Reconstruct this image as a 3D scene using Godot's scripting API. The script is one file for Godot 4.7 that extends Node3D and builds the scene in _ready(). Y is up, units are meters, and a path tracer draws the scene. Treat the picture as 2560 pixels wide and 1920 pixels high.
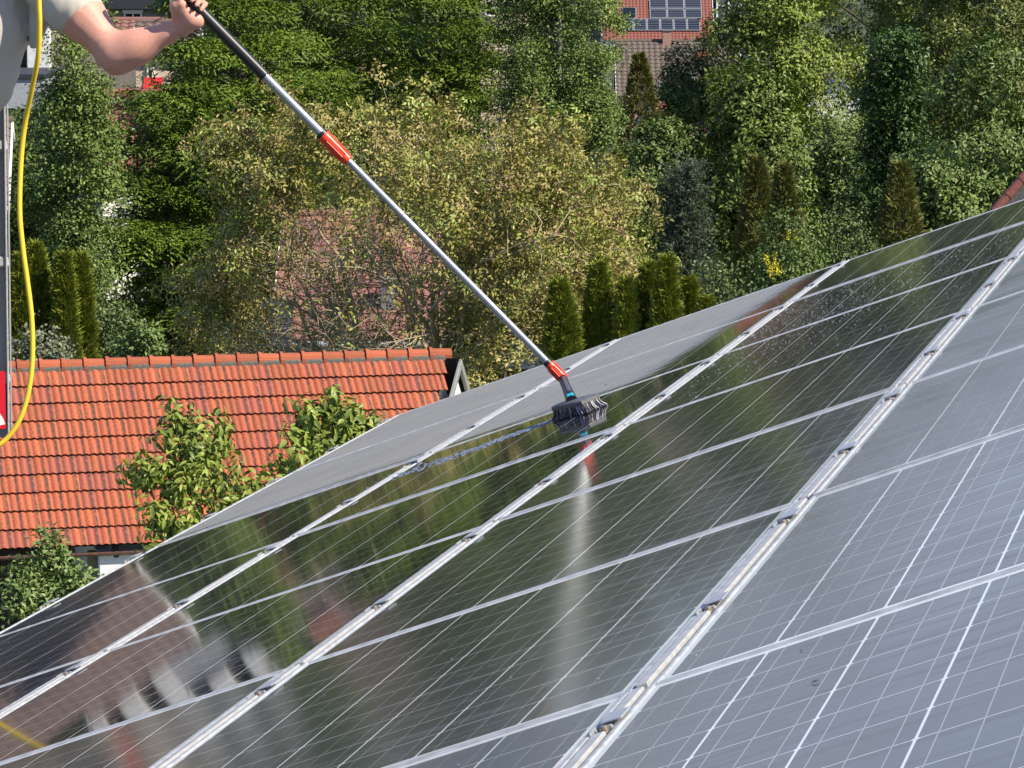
extends Node3D
# A man on a ladder scrubs a pitched roof of solar panels with a telescopic brush; gardens and roofs behind.
# World: y up, metres, ground at y = 0, the camera looks down the -z axis from above the roof.

const EYE := Vector3(0, 11.6, 0)
# the plane of the solar panels: corner, up the slope, along the eaves towards the camera, and its normal
const PO := Vector3(-0.49413, 9.52476, -15.05387)
const PU := Vector3(0.91744, 0.34357, 0.20066)
const PV := Vector3(-0.21366, 0.0, 0.97691)
const PN := Vector3(-0.33564, 0.93913, -0.07341)
const PITCH_U := 1.01
const PITCH_V := 1.645

var rng := RandomNumberGenerator.new()
var taken := {}
var leaf_mesh := {}
var bark_brown: StandardMaterial3D
var bark_grey: StandardMaterial3D
var M := {}


class Geo:
	var v := PackedVector3Array()
	var n := PackedVector3Array()
	var t := PackedVector2Array()
	var i := PackedInt32Array()

	func vert(p: Vector3, nn: Vector3, uv := Vector2.ZERO) -> int:
		v.append(p)
		n.append(nn)
		t.append(uv)
		return v.size() - 1

	# corners counter-clockwise as seen from outside
	func tri(a: Vector3, b: Vector3, c: Vector3) -> void:
		var nn := (b - a).cross(c - a).normalized()
		var k := v.size()
		v.append(a); v.append(b); v.append(c)
		for j in 3:
			n.append(nn)
		t.append(Vector2(0, 0)); t.append(Vector2(1, 0)); t.append(Vector2(0, 1))
		i.append(k); i.append(k + 2); i.append(k + 1)

	func quad(a: Vector3, b: Vector3, c: Vector3, d: Vector3, uva := Vector2(0, 0), uvc := Vector2(1, 1)) -> void:
		var nn := (b - a).cross(c - a).normalized()
		if nn.length_squared() < 0.5:
			nn = (c - a).cross(d - a).normalized()
		var k := v.size()
		v.append(a); v.append(b); v.append(c); v.append(d)
		for j in 4:
			n.append(nn)
		t.append(uva); t.append(Vector2(uvc.x, uva.y)); t.append(uvc); t.append(Vector2(uva.x, uvc.y))
		i.append_array(PackedInt32Array([k, k + 2, k + 1, k, k + 3, k + 2]))

	func box(x: Transform3D, s: Vector3, bevel := 0.0) -> void:
		var h := s * 0.5
		if bevel <= 0.0:
			var c: Array[Vector3] = []
			for k in 8:
				c.append(x * Vector3(h.x if k & 1 else -h.x, h.y if k & 2 else -h.y, h.z if k & 4 else -h.z))
			quad(c[4], c[5], c[7], c[6])
			quad(c[1], c[0], c[2], c[3])
			quad(c[5], c[1], c[3], c[7])
			quad(c[0], c[4], c[6], c[2])
			quad(c[6], c[7], c[3], c[2])
			quad(c[0], c[1], c[5], c[4])
			return
		# a box with chamfered edges: six faces, twelve edge strips, eight corners
		var b := minf(bevel, minf(h.x, minf(h.y, h.z)) * 0.9)
		var p := func(sx: int, sy: int, sz: int, ax: int) -> Vector3:
			var q := Vector3(sx * (h.x - b), sy * (h.y - b), sz * (h.z - b))
			q[ax] = [sx, sy, sz][ax] * h[ax]
			return x * q
		for ax in 3:
			for s_ in [-1, 1]:
				var e := [[-1, -1], [1, -1], [1, 1], [-1, 1]]
				var cs: Array[Vector3] = []
				for w in e:
					var sg := [0, 0, 0]
					sg[ax] = s_
					sg[(ax + 1) % 3] = w[0]
					sg[(ax + 2) % 3] = w[1]
					cs.append(p.call(sg[0], sg[1], sg[2], ax))
				if s_ > 0:
					quad(cs[0], cs[1], cs[2], cs[3])
				else:
					quad(cs[3], cs[2], cs[1], cs[0])
		for ax in 3:
			var a1 := (ax + 1) % 3
			var a2 := (ax + 2) % 3
			for s1 in [-1, 1]:
				for s2 in [-1, 1]:
					var sl := [0, 0, 0]
					var sh := [0, 0, 0]
					sl[ax] = -1
					sh[ax] = 1
					sl[a1] = s1; sh[a1] = s1
					sl[a2] = s2; sh[a2] = s2
					var q0: Vector3 = p.call(sl[0], sl[1], sl[2], a1)
					var q1: Vector3 = p.call(sh[0], sh[1], sh[2], a1)
					var q2: Vector3 = p.call(sh[0], sh[1], sh[2], a2)
					var q3: Vector3 = p.call(sl[0], sl[1], sl[2], a2)
					if s1 * s2 > 0:
						quad(q3, q2, q1, q0) if false else quad(q0, q1, q2, q3) if (q1 - q0).cross(q2 - q0).dot((q0 + q2) * 0.5 - x.origin) > 0.0 else quad(q3, q2, q1, q0)
					else:
						quad(q0, q1, q2, q3) if (q1 - q0).cross(q2 - q0).dot((q0 + q2) * 0.5 - x.origin) > 0.0 else quad(q3, q2, q1, q0)
		for sx in [-1, 1]:
			for sy in [-1, 1]:
				for sz in [-1, 1]:
					var a: Vector3 = p.call(sx, sy, sz, 0)
					var b2: Vector3 = p.call(sx, sy, sz, 1)
					var c2: Vector3 = p.call(sx, sy, sz, 2)
					if sx * sy * sz > 0:
						tri(a, b2, c2)
					else:
						tri(a, c2, b2)

	func tube(pts: PackedVector3Array, rad: PackedFloat32Array, sides: int, caps := true) -> void:
		var up := Vector3.UP
		var base := v.size()
		var m := pts.size()
		var side := Vector3.ZERO
		for k in m:
			var d := (pts[mini(k + 1, m - 1)] - pts[maxi(k - 1, 0)]).normalized()
			if k == 0:
				side = d.cross(up if absf(d.y) < 0.9 else Vector3.RIGHT).normalized()
			else:
				side = (side - d * side.dot(d)).normalized()
			var oth := d.cross(side)
			for s in sides:
				var a := TAU * s / sides
				var nn := side * cos(a) + oth * sin(a)
				vert(pts[k] + nn * rad[k], nn, Vector2(float(s) / sides, k))
		for k in m - 1:
			for s in sides:
				var s2 := (s + 1) % sides
				var a := base + k * sides + s
				var b := base + k * sides + s2
				var c := a + sides
				var d2 := b + sides
				i.append_array(PackedInt32Array([a, c, b, b, c, d2]))
		if caps:
			for e in 2:
				var kk := 0 if e == 0 else m - 1
				var dd := (pts[0] - pts[1]).normalized() if e == 0 else (pts[m - 1] - pts[m - 2]).normalized()
				var mid := vert(pts[kk], dd)
				var first := v.size()
				for s in sides:
					vert(v[base + kk * sides + s], dd)
				for s in sides:
					var s2 := (s + 1) % sides
					if e == 0:
						i.append_array(PackedInt32Array([mid, first + s, first + s2]))
					else:
						i.append_array(PackedInt32Array([mid, first + s2, first + s]))

	# a surface of revolution round the axis a to b; profile of (distance along the axis, radius)
	func lathe(a: Vector3, dir: Vector3, prof: Array, sides: int) -> void:
		var side := dir.cross(Vector3.UP if absf(dir.y) < 0.9 else Vector3.RIGHT).normalized()
		var oth := dir.cross(side)
		for k in prof.size() - 1:
			var p0: Vector2 = prof[k]
			var p1: Vector2 = prof[k + 1]
			var sl := Vector2(p1.x - p0.x, p1.y - p0.y)
			var base := v.size()
			for s in sides + 1:
				var an := TAU * s / sides
				var r := side * cos(an) + oth * sin(an)
				var nn := (r * sl.x - dir * sl.y).normalized()
				vert(a + dir * p0.x + r * p0.y, nn, Vector2(float(s) / sides, p0.x))
				vert(a + dir * p1.x + r * p1.y, nn, Vector2(float(s) / sides, p1.x))
			for s in sides:
				var q := base + s * 2
				i.append_array(PackedInt32Array([q, q + 1, q + 2, q + 2, q + 1, q + 3]))

	func mesh(m: Material) -> ArrayMesh:
		var am := ArrayMesh.new()
		if i.size() == 0:
			return am
		var a := []
		a.resize(Mesh.ARRAY_MAX)
		a[Mesh.ARRAY_VERTEX] = v
		a[Mesh.ARRAY_NORMAL] = n
		a[Mesh.ARRAY_TEX_UV] = t
		a[Mesh.ARRAY_INDEX] = i
		am.add_surface_from_arrays(Mesh.PRIMITIVE_TRIANGLES, a)
		am.surface_set_material(0, m)
		return am


func numbered(called: String) -> String:
	var k: int = taken.get(called, -1) + 1
	taken[called] = k
	return called if k == 0 else "%s_%03d" % [called, k]


func thing(called: String, label: String, category: String, at := Vector3.ZERO, group := "") -> Node3D:
	var o := Node3D.new()
	o.name = numbered(called)
	add_child(o)
	o.position = at
	tag(o, label, category, group)
	return o


func tag(o: Node, label: String, category: String, group := "") -> void:
	o.set_meta("label", label)
	o.set_meta("category", category)
	if group != "":
		o.set_meta("group", group)


func part(called: String, mesh: Mesh, parent: Node3D, x := Transform3D.IDENTITY) -> MeshInstance3D:
	var o := MeshInstance3D.new()
	o.name = called
	o.mesh = mesh
	o.transform = x
	parent.add_child(o, true)
	return o


func struct(called: String, mesh: Mesh) -> MeshInstance3D:
	var o := MeshInstance3D.new()
	o.name = numbered(called)
	o.mesh = mesh
	add_child(o)
	o.set_meta("kind", "structure")
	return o


func single(called: String, mesh: Mesh, label: String, category: String, group := "") -> MeshInstance3D:
	var o := MeshInstance3D.new()
	o.name = numbered(called)
	o.mesh = mesh
	add_child(o)
	tag(o, label, category, group)
	return o


func mat(linear: Color, rough := 0.8, metal := 0.0, spec := 0.5) -> StandardMaterial3D:
	var m := StandardMaterial3D.new()
	m.albedo_color = linear.linear_to_srgb()
	m.roughness = rough
	m.metallic = metal
	m.metallic_specular = spec
	return m


func noise_tex(seed_: int, freq: float, lo: Color, hi: Color, size := 256, oct := 4, kind := FastNoiseLite.TYPE_SIMPLEX_SMOOTH) -> NoiseTexture2D:
	var f := FastNoiseLite.new()
	f.seed = seed_
	f.frequency = freq
	f.noise_type = kind
	f.fractal_octaves = oct
	var tx := NoiseTexture2D.new()
	tx.width = size
	tx.height = size
	tx.seamless = true
	tx.noise = f
	var g := Gradient.new()
	g.set_color(0, lo.linear_to_srgb())
	g.set_color(1, hi.linear_to_srgb())
	g.set_offset(0, 0.2)
	g.set_offset(1, 0.8)
	tx.color_ramp = g
	return tx


# a rough mineral or woody surface: two tones in patches and a fine relief, laid on in world space
func grain(lo: Color, hi: Color, size: float, rough := 0.85, relief := 0.3, seed_ := 1, freq := 0.03) -> StandardMaterial3D:
	var m := StandardMaterial3D.new()
	m.albedo_texture = noise_tex(seed_, freq, lo, hi)
	m.roughness = rough
	m.uv1_triplanar = true
	m.uv1_world_triplanar = true
	m.uv1_scale = Vector3.ONE / size
	if relief > 0.0:
		m.heightmap_enabled = true
		m.heightmap_texture = m.albedo_texture
		m.heightmap_scale = relief
	return m


func frame_at(o: Vector3, x: Vector3, y: Vector3, z: Vector3) -> Transform3D:
	return Transform3D(Basis(x, y, z), o)


# a transform whose y axis is d
func along(o: Vector3, d: Vector3, roll := 0.0) -> Transform3D:
	var y := d.normalized()
	var x := y.cross(Vector3.FORWARD if absf(y.z) < 0.9 else Vector3.RIGHT).normalized()
	x = x.rotated(y, roll)
	return Transform3D(Basis(x, y, x.cross(y)), o)


func rv() -> Vector3:
	while true:
		var q := Vector3(rng.randf_range(-1, 1), rng.randf_range(-1, 1), rng.randf_range(-1, 1))
		if q.length_squared() < 1.0 and q.length_squared() > 0.01:
			return q.normalized()
	return Vector3.UP


# ---------------------------------------------------------------- bodies: smooth union of tapered capsules, meshed as surface nets
func body_mesh(bones: Array, cell: float, blend: float, material: Material, wrinkle := 0.0, wfreq := 8.0) -> ArrayMesh:
	var lo := Vector3.INF
	var hi := -Vector3.INF
	for b in bones:
		var r: float = maxf(b[2], b[3]) + cell * 2.0
		for q in [b[0], b[1]]:
			lo = lo.min(q - Vector3.ONE * r)
			hi = hi.max(q + Vector3.ONE * r)
	var nx := int(ceil((hi.x - lo.x) / cell)) + 1
	var ny := int(ceil((hi.y - lo.y) / cell)) + 1
	var nz := int(ceil((hi.z - lo.z) / cell)) + 1
	var f := PackedFloat32Array()
	f.resize(nx * ny * nz)
	f.fill(1.0)
	var fn := FastNoiseLite.new()
	fn.seed = 5
	fn.frequency = wfreq
	fn.fractal_octaves = 3
	for b in bones:
		var a: Vector3 = b[0]
		var ab: Vector3 = b[1] - a
		var ra: float = b[2]
		var dr: float = b[3] - ra
		var k: float = b[4] if b.size() > 4 else blend
		var l2 := maxf(ab.length_squared(), 1e-9)
		var rr := maxf(b[2], b[3]) + k + cell * 2.0
		var mn: Vector3 = ((a.min(b[1]) - Vector3.ONE * rr - lo) / cell).max(Vector3.ZERO)
		var mx: Vector3 = ((a.max(b[1]) + Vector3.ONE * rr - lo) / cell)
		for iz in range(int(mn.z), mini(int(mx.z) + 1, nz)):
			for iy in range(int(mn.y), mini(int(mx.y) + 1, ny)):
				var at := (iz * ny + iy) * nx
				for ix in range(int(mn.x), mini(int(mx.x) + 1, nx)):
					var p := lo + Vector3(ix, iy, iz) * cell - a
					var h := clampf(p.dot(ab) / l2, 0.0, 1.0)
					var d := (p - ab * h).length() - (ra + dr * h)
					var o := f[at + ix]
					var g := maxf(k - absf(o - d), 0.0) / k
					f[at + ix] = minf(o, d) - g * g * k * 0.25
	var idx := PackedInt32Array()
	idx.resize(nx * ny * nz)
	idx.fill(-1)
	var geo := Geo.new()
	for iz in nz - 1:
		for iy in ny - 1:
			for ix in nx - 1:
				var at := (iz * ny + iy) * nx + ix
				var f0 := f[at]
				if absf(f0) > cell * 3.0:
					continue
				var c := [f0, f[at + 1], f[at + nx], f[at + nx + 1], f[at + nx * ny], f[at + nx * ny + 1], f[at + nx * ny + nx], f[at + nx * ny + nx + 1]]
				var neg := 0
				for q in 8:
					if c[q] < 0.0:
						neg += 1
				if neg == 0 or neg == 8:
					continue
				var sum := Vector3.ZERO
				var cnt := 0
				for e in [[0, 1], [2, 3], [4, 5], [6, 7], [0, 2], [1, 3], [4, 6], [5, 7], [0, 4], [1, 5], [2, 6], [3, 7]]:
					var va: float = c[e[0]]
					var vb: float = c[e[1]]
					if (va < 0.0) != (vb < 0.0):
						var tt := va / (va - vb)
						var pa := Vector3(e[0] & 1, (e[0] >> 1) & 1, e[0] >> 2)
						var pb := Vector3(e[1] & 1, (e[1] >> 1) & 1, e[1] >> 2)
						sum += pa.lerp(pb, tt)
						cnt += 1
				var pos := lo + (Vector3(ix, iy, iz) + sum / cnt) * cell
				var gr := Vector3(c[1] + c[3] + c[5] + c[7] - c[0] - c[2] - c[4] - c[6], c[2] + c[3] + c[6] + c[7] - c[0] - c[1] - c[4] - c[5], c[4] + c[5] + c[6] + c[7] - c[0] - c[1] - c[2] - c[3]).normalized()
				if wrinkle > 0.0:
					pos += gr * fn.get_noise_3d(pos.x, pos.y * 0.45, pos.z) * wrinkle
				idx[at] = geo.vert(pos, gr)
	var sy := nx
	var sz := nx * ny
	for iz in range(1, nz - 1):
		for iy in range(1, ny - 1):
			for ix in range(1, nx - 1):
				var at := iz * sz + iy * sy + ix
				var s0 := f[at] < 0.0
				for ax in 3:
					var st: int = [1, sy, sz][ax]
					if s0 == (f[at + st] < 0.0):
						continue
					var u: int = [sy, sz, 1][ax]
					var w: int = [sz, 1, sy][ax]
					var q0 := idx[at - u - w]
					var q1 := idx[at - w]
					var q2 := idx[at]
					var q3 := idx[at - u]
					if q0 < 0 or q1 < 0 or q2 < 0 or q3 < 0:
						continue
					if s0:
						geo.i.append_array(PackedInt32Array([q0, q2, q1, q0, q3, q2]))
					else:
						geo.i.append_array(PackedInt32Array([q0, q1, q2, q0, q2, q3]))
	# normals again from the displaced faces
	var nn := PackedVector3Array()
	nn.resize(geo.v.size())
	for k in range(0, geo.i.size(), 3):
		var a2 := geo.v[geo.i[k]]
		var fnrm := (geo.v[geo.i[k + 2]] - a2).cross(geo.v[geo.i[k + 1]] - a2)
		for j in 3:
			nn[geo.i[k + j]] += fnrm
	for k in nn.size():
		geo.n[k] = nn[k].normalized() if nn[k].length_squared() > 0.0 else Vector3.UP
	return geo.mesh(material)


# ---------------------------------------------------------------- the setting's first lines: camera, sky, sun, exposure
func camera_and_light() -> void:
	var cam := Camera3D.new()
	cam.name = "camera"
	cam.fov = 12.178
	cam.near = 0.1
	cam.far = 3000.0
	cam.position = EYE
	cam.rotation_degrees = Vector3(-7.3474, 0, 0)
	add_child(cam)
	var sky := ProceduralSkyMaterial.new()
	sky.sky_top_color = Color(0.32, 0.45, 0.68)
	sky.sky_horizon_color = Color(0.88, 0.92, 0.97)
	sky.sky_curve = 0.12
	sky.ground_horizon_color = Color(0.40, 0.44, 0.40)
	sky.ground_bottom_color = Color(0.14, 0.16, 0.10)
	sky.sky_energy_multiplier = 1.0
	var env := Environment.new()
	env.background_mode = Environment.BG_SKY
	env.sky = Sky.new()
	env.sky.sky_material = sky
	env.tonemap_mode = Environment.TONE_MAPPER_LINEAR
	env.tonemap_exposure = 1.55
	env.sdfgi_enabled = true
	env.ssao_enabled = true
	env.ssil_enabled = true
	var we := WorldEnvironment.new()
	we.name = "world_environment"
	we.environment = env
	add_child(we)
	var sun := DirectionalLight3D.new()
	sun.name = "sun"
	sun.light_energy = 1.6
	sun.light_color = Color(1.0, 0.955, 0.88)
	sun.light_angular_distance = 0.5
	sun.shadow_enabled = true
	add_child(sun)
	sun.look_at_from_position(Vector3(6.7, 7.2, 3.2), Vector3.ZERO)


# ---------------------------------------------------------------- solar panels
func dust_maps() -> ImageTexture:
	# what lies on the glass, seen from above: the red, green and blue of the dusty cell, and in alpha its roughness
	var w := 768
	var h := 1280
	var im := Image.create(w, h, false, Image.FORMAT_RGBA8)
	var fine := FastNoiseLite.new()
	fine.seed = 3
	fine.frequency = 0.35
	var soft := FastNoiseLite.new()
	soft.seed = 11
	soft.frequency = 1.1
	soft.fractal_octaves = 3
	var streak := FastNoiseLite.new()
	streak.seed = 17
	streak.frequency = 1.0
	streak.fractal_octaves = 3
	var det := PU.x * PV.z - PV.x * PU.z
	var cell_c := Color(0.010, 0.012, 0.018)
	var dust_c := Color(0.36, 0.33, 0.26)
	for y in h:
		var z := -16.2 + 14.0 * (y + 0.5) / h
		for x in w:
			var xx := -2.4 + 7.0 * (x + 0.5) / w
			var dx := xx - PO.x
			var dz := z - PO.z
			var a := (dx * PV.z - dz * PV.x) / det
			var b := (PU.x * dz - PU.z * dx) / det
			var u := a / PITCH_U
			var v := b / PITCH_V
			if u < -0.2 or u > 4.4 or v < -0.2 or v > 8.0:
				continue
			var st := streak.get_noise_2d(a * 1.4, b * 26.0)
			var pat := soft.get_noise_2d(a * 2.0, b * 2.0)
			var d := 0.05
			if u < 1.0:
				d = 0.80 * smoothstep(2.05, 1.86, v + st * 0.12)
				d = maxf(d, 0.015)
			elif u < 2.0:
				d = 0.78 * smoothstep(2.0, 1.86, v + st * 0.16)
				d *= smoothstep(1.93, 1.72, u + st * 0.08 + v * 0.06)
				d = maxf(d, 0.015)
			elif u < 3.0:
				d = 0.014 + 0.04 * smoothstep(0.15, 0.6, st)
			else:
				d = 0.16 + 0.05 * pat + 0.13 * smoothstep(0.1, 0.6, st)
			d = clampf(d * (1.0 + 0.16 * pat + 0.14 * fine.get_noise_2d(x, y)), 0.0, 0.95)
			var c := cell_c.lerp(dust_c, d)
			c = c.linear_to_srgb()
			# the nearest modules have not been rinsed yet: a dull film blurs what they mirror
			if (u < 2.0 and v > 5.0) or (u < 3.0 and v > 6.0):
				d += 0.16
			c.a = clampf((0.028 if u < 2.0 else (0.06 + 0.012 * clampf(v - 2.0, 0.0, 4.0))) + 0.55 * d + 0.03 * maxf(st, 0.0), 0.03, 0.8)
			im.set_pixel(x, y, c)
	return ImageTexture.create_from_image(im)


func glazed(tex: ImageTexture, tint: Color, textured: bool, rough := 0.08) -> StandardMaterial3D:
	var m := StandardMaterial3D.new()
	m.metallic_specular = 0.5
	if textured:
		m.albedo_color = tint.linear_to_srgb()
		m.albedo_texture = tex
		m.roughness = 1.0
		m.roughness_texture = tex
		m.roughness_texture_channel = BaseMaterial3D.TEXTURE_CHANNEL_ALPHA
		m.uv1_triplanar = true
		m.uv1_world_triplanar = true
		m.uv1_triplanar_sharpness = 40.0
		m.uv1_scale = Vector3(1.0 / 7.0, 1.0, 1.0 / 14.0)
		m.uv1_offset = Vector3(2.4 / 7.0, 0.0, 16.2 / 14.0)
	else:
		m.albedo_color = tint.linear_to_srgb()
		m.roughness = rough
	return m


func solar_array() -> void:
	var tex := dust_maps()
	var m_cell := glazed(tex, Color.WHITE, true)
	var m_back := glazed(tex, Color(0.66, 0.69, 0.67), false, 0.10)
	var m_bus := glazed(tex, Color(0.24, 0.245, 0.24), false, 0.12)
	var m_frame := grain(Color(0.30, 0.31, 0.31), Color(0.52, 0.54, 0.555), 0.22, 0.42, 0.0, 31, 0.02)
	m_frame.metallic = 0.1
	var m_rail := grain(Color(0.34, 0.34, 0.325), Color(0.48, 0.48, 0.46), 0.3, 0.45, 0.0, 32, 0.03)
	m_rail.metallic = 0.0
	var m_clamp := mat(Color(0.42, 0.44, 0.46), 0.4, 0.4)
	var m_bolt := grain(Color(0.16, 0.12, 0.09), Color(0.42, 0.38, 0.33), 0.02, 0.5, 0.0, 33, 0.06)
	m_bolt.metallic = 0.6
	M.frame = m_frame

	var basis_ := Basis(PU, PN, PV)
	var x0 := 0.012
	var x1 := 0.992
	var z0 := 0.005
	var z1 := 1.640
	var gl := Geo.new()
	var lip := 0.0095
	for s in [x0 + lip * 0.5, x1 - lip * 0.5]:
		gl.box(Transform3D(Basis.IDENTITY, Vector3(s, -0.020, (z0 + z1) * 0.5)), Vector3(lip, 0.04, z1 - z0), 0.0015)
	for s in [z0 + lip * 0.5, z1 - lip * 0.5]:
		gl.box(Transform3D(Basis.IDENTITY, Vector3((x0 + x1) * 0.5, -0.0203, s)), Vector3(x1 - x0 - lip * 2.0, 0.0396, lip), 0.0015)
	var frame_mesh := gl.mesh(m_frame)
	var bk := Geo.new()
	bk.quad(Vector3(x0 + lip, -0.00260, z1 - lip), Vector3(x1 - lip, -0.00260, z1 - lip), Vector3(x1 - lip, -0.00260, z0 + lip), Vector3(x0 + lip, -0.00260, z0 + lip))
	var back_mesh := bk.mesh(m_back)
	# a silicon cell with cut corners
	var cp := 0.157
	var ce := Geo.new()
	var hc := cp * 0.5 - 0.0014
	var cut := 0.004
	var o8: Array[Vector3] = []
	for q in [[1, 1], [-1, 1], [-1, -1], [1, -1]]:
		var e1 := Vector3(q[0] * (hc - 0.0006), 0, q[1] * (hc - cut))
		var e2 := Vector3(q[0] * (hc - cut), 0, q[1] * hc)
		if q[0] * q[1] > 0:
			o8.append(e1); o8.append(e2)
		else:
			o8.append(e2); o8.append(e1)
	for k in range(1, 7):
		ce.tri(o8[0], o8[k + 1], o8[k])
	var cell_mesh := ce.mesh(m_cell)
	var bb := Geo.new()
	for c in 6:
		for b in 3:
			var xx := 0.031 + cp * (c + (b * 2 + 1) / 6.0)
			bb.quad(Vector3(xx - 0.0009, -0.00252, 1.607), Vector3(xx + 0.0009, -0.00252, 1.607), Vector3(xx + 0.0009, -0.00252, 0.037), Vector3(xx - 0.0009, -0.00252, 0.037))
	var bus_mesh := bb.mesh(m_bus)

	var order := ["first", "second", "third", "fourth", "fifth", "sixth", "seventh", "eighth"]
	var col_name := ["in the eaves column", "in the second column", "in the third column", "in the topmost column"]
	var first_row := [0, 0, 0, 0]
	var last_row := [4, 5, 6, 7]
	var proto: Node3D = null
	for i in 4:
		for j in range(first_row[i], last_row[i] + 1):
			var t: Node3D
			if proto == null:
				t = thing("solar_module", "", "solar panel")
				part("frame", frame_mesh, t)
				part("backsheet", back_mesh, t)
				for r in 10:
					for c in 6:
						part("cell", cell_mesh, t, Transform3D(Basis.IDENTITY, Vector3(0.031 + cp * (c + 0.5), -0.00255, 0.037 + cp * (r + 0.5))))
				part("busbars", bus_mesh, t).set_meta("kind", "stuff")
				proto = t
			else:
				t = proto.duplicate()
				t.name = numbered("solar_module")
				add_child(t)
			var state := "wet clean dark"
			if i < 2 and j < 2:
				state = "dust greyed"
			elif i == 3:
				state = "pale sky reflecting"
			var lab := "%s solar panel, %s from the far edge %s" % [state, order[j], col_name[i]]
			if i == 1 and j == 2:
				lab = "wet solar panel under the scrubbing brush, third from far edge"
			tag(t, lab, "solar panel", "solar panels on the pitched roof")
			# panels are never laid perfectly level with each other
			var tilt := Basis(PV, (0.0012 * sin(i * 3.7 + j * 1.9)) + (0.002 if i == 3 else 0.0)) * Basis(PU, 0.0012 * sin(i * 2.3 + j * 4.1))
			t.transform = Transform3D(tilt * basis_, PO + PU * (i * PITCH_U) + PV * (j * PITCH_V))

	# clamping strips in the gaps between the columns, cut away at each clamp
	for k in 5:
		var rail := thing("mounting_rail", "", "rail")
		var from := 0
		var till: int = [5, 6, 7, 8, 8][k]
		rail.transform = Transform3D(basis_, PO + PU * (k * PITCH_U))
		tag(rail, ["aluminium clamp rail at the eaves edge of the solar panels", "clamp rail between the eaves panels and the second column", "long clamp rail right beside the brush, second column to third", "widest clamp rail with clear bolts, third column to topmost column", "clamp rail at the top edge of the topmost solar panels"][k], "rail", "clamp rails between the solar panels")
		var gp := Geo.new()
		gp.box(Transform3D(Basis.IDENTITY, Vector3(-0.002, -0.062, till * PITCH_V * 0.5)), Vector3(0.04, 0.04, till * PITCH_V), 0.002)
		part("base_profile", gp.mesh(M.slate), rail)  # dark tone puts shade into the gap beside the strips
		for j in range(from, till):
			var marks := [0.012, 0.246, 0.290, 1.056, 1.100, 1.630]
			if k > 0:
				for s in 3:
					var za: float = j * PITCH_V + marks[s * 2]
					var zb: float = j * PITCH_V + marks[s * 2 + 1]
					var g := Geo.new()
					g.box(Transform3D(Basis.IDENTITY, Vector3(-0.0035, -0.0195, (za + zb) * 0.5)), Vector3(0.0190, 0.043, zb - za), 0.002)
					part("strip", g.mesh(m_rail), rail)
			for s in 2:
				var zc: float = j * PITCH_V + [0.2575, 1.0675][s]
				var g := Geo.new()
				var wid := 0.030 if k > 0 else 0.03
				g.box(Transform3D(Basis.IDENTITY, Vector3(0.006 if k > 0 else 0.010, 0.0054, zc - 0.042)), Vector3(wid, 0.003, 0.062), 0.0008)
				g.box(Transform3D(Basis.IDENTITY, Vector3(-0.0165 if k > 0 else -0.004, -0.004, zc + 0.010)), Vector3(0.002, 0.016, 0.04), 0.0006)
				var cl := part("clamp", g.mesh(m_clamp), rail)
				var bo := Geo.new()
				bo.lathe(Vector3(-0.003, -0.022, zc + 0.004), Vector3.UP, [Vector2(0, 0.0), Vector2(0, 0.0095), Vector2(0.002, 0.0095), Vector2(0.002, 0.0065), Vector2(0.024, 0.0065), Vector2(0.026, 0.005), Vector2(0.026, 0.0)], 6)
				part("bolt", bo.mesh(m_bolt), cl)

	# the house that carries the panels
	var hs := thing("panel_house", "house whose tiled pitched roof carries the solar panels", "house")
	hs.transform = Transform3D(basis_, PO)
	var rf := Geo.new()
	rf.box(Transform3D(Basis.IDENTITY, Vector3(2.30, -0.30, 6.35)), Vector3(4.9, 0.16, 13.1), 0.01)
	part("roof", rf.mesh(grain(Color(0.05, 0.035, 0.03), Color(0.12, 0.07, 0.05), 0.8, 0.9, 0.5, 40)), hs)
	var wl := Geo.new()
	var inv := hs.transform.affine_inverse()
	var wx := Transform3D(Basis(Vector3(PV.z, 0, -PV.x), Vector3.UP, PV), Vector3.ZERO)
	var wc := PO + PU * 2.4 + PV * 6.35
	wl.box(inv * Transform3D(wx.basis, Vector3(wc.x, 4.45, wc.z)), Vector3(3.9, 8.9, 12.4), 0.01)
	part("wall", wl.mesh(grain(Color(0.55, 0.53, 0.48), Color(0.66, 0.64, 0.6), 1.2, 0.9, 0.3, 41)), hs)
	# the brackets that carry the rails over the tiles
	var pr := Geo.new()
	for k in 5:
		for j in 8:
			pr.box(Transform3D(Basis.IDENTITY, Vector3(k * PITCH_U - 0.002, -0.15, 0.7 + j * PITCH_V)), Vector3(0.03, 0.15, 0.03))
	part("roof_hook", pr.mesh(m_clamp), hs).set_meta("kind", "stuff")


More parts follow.
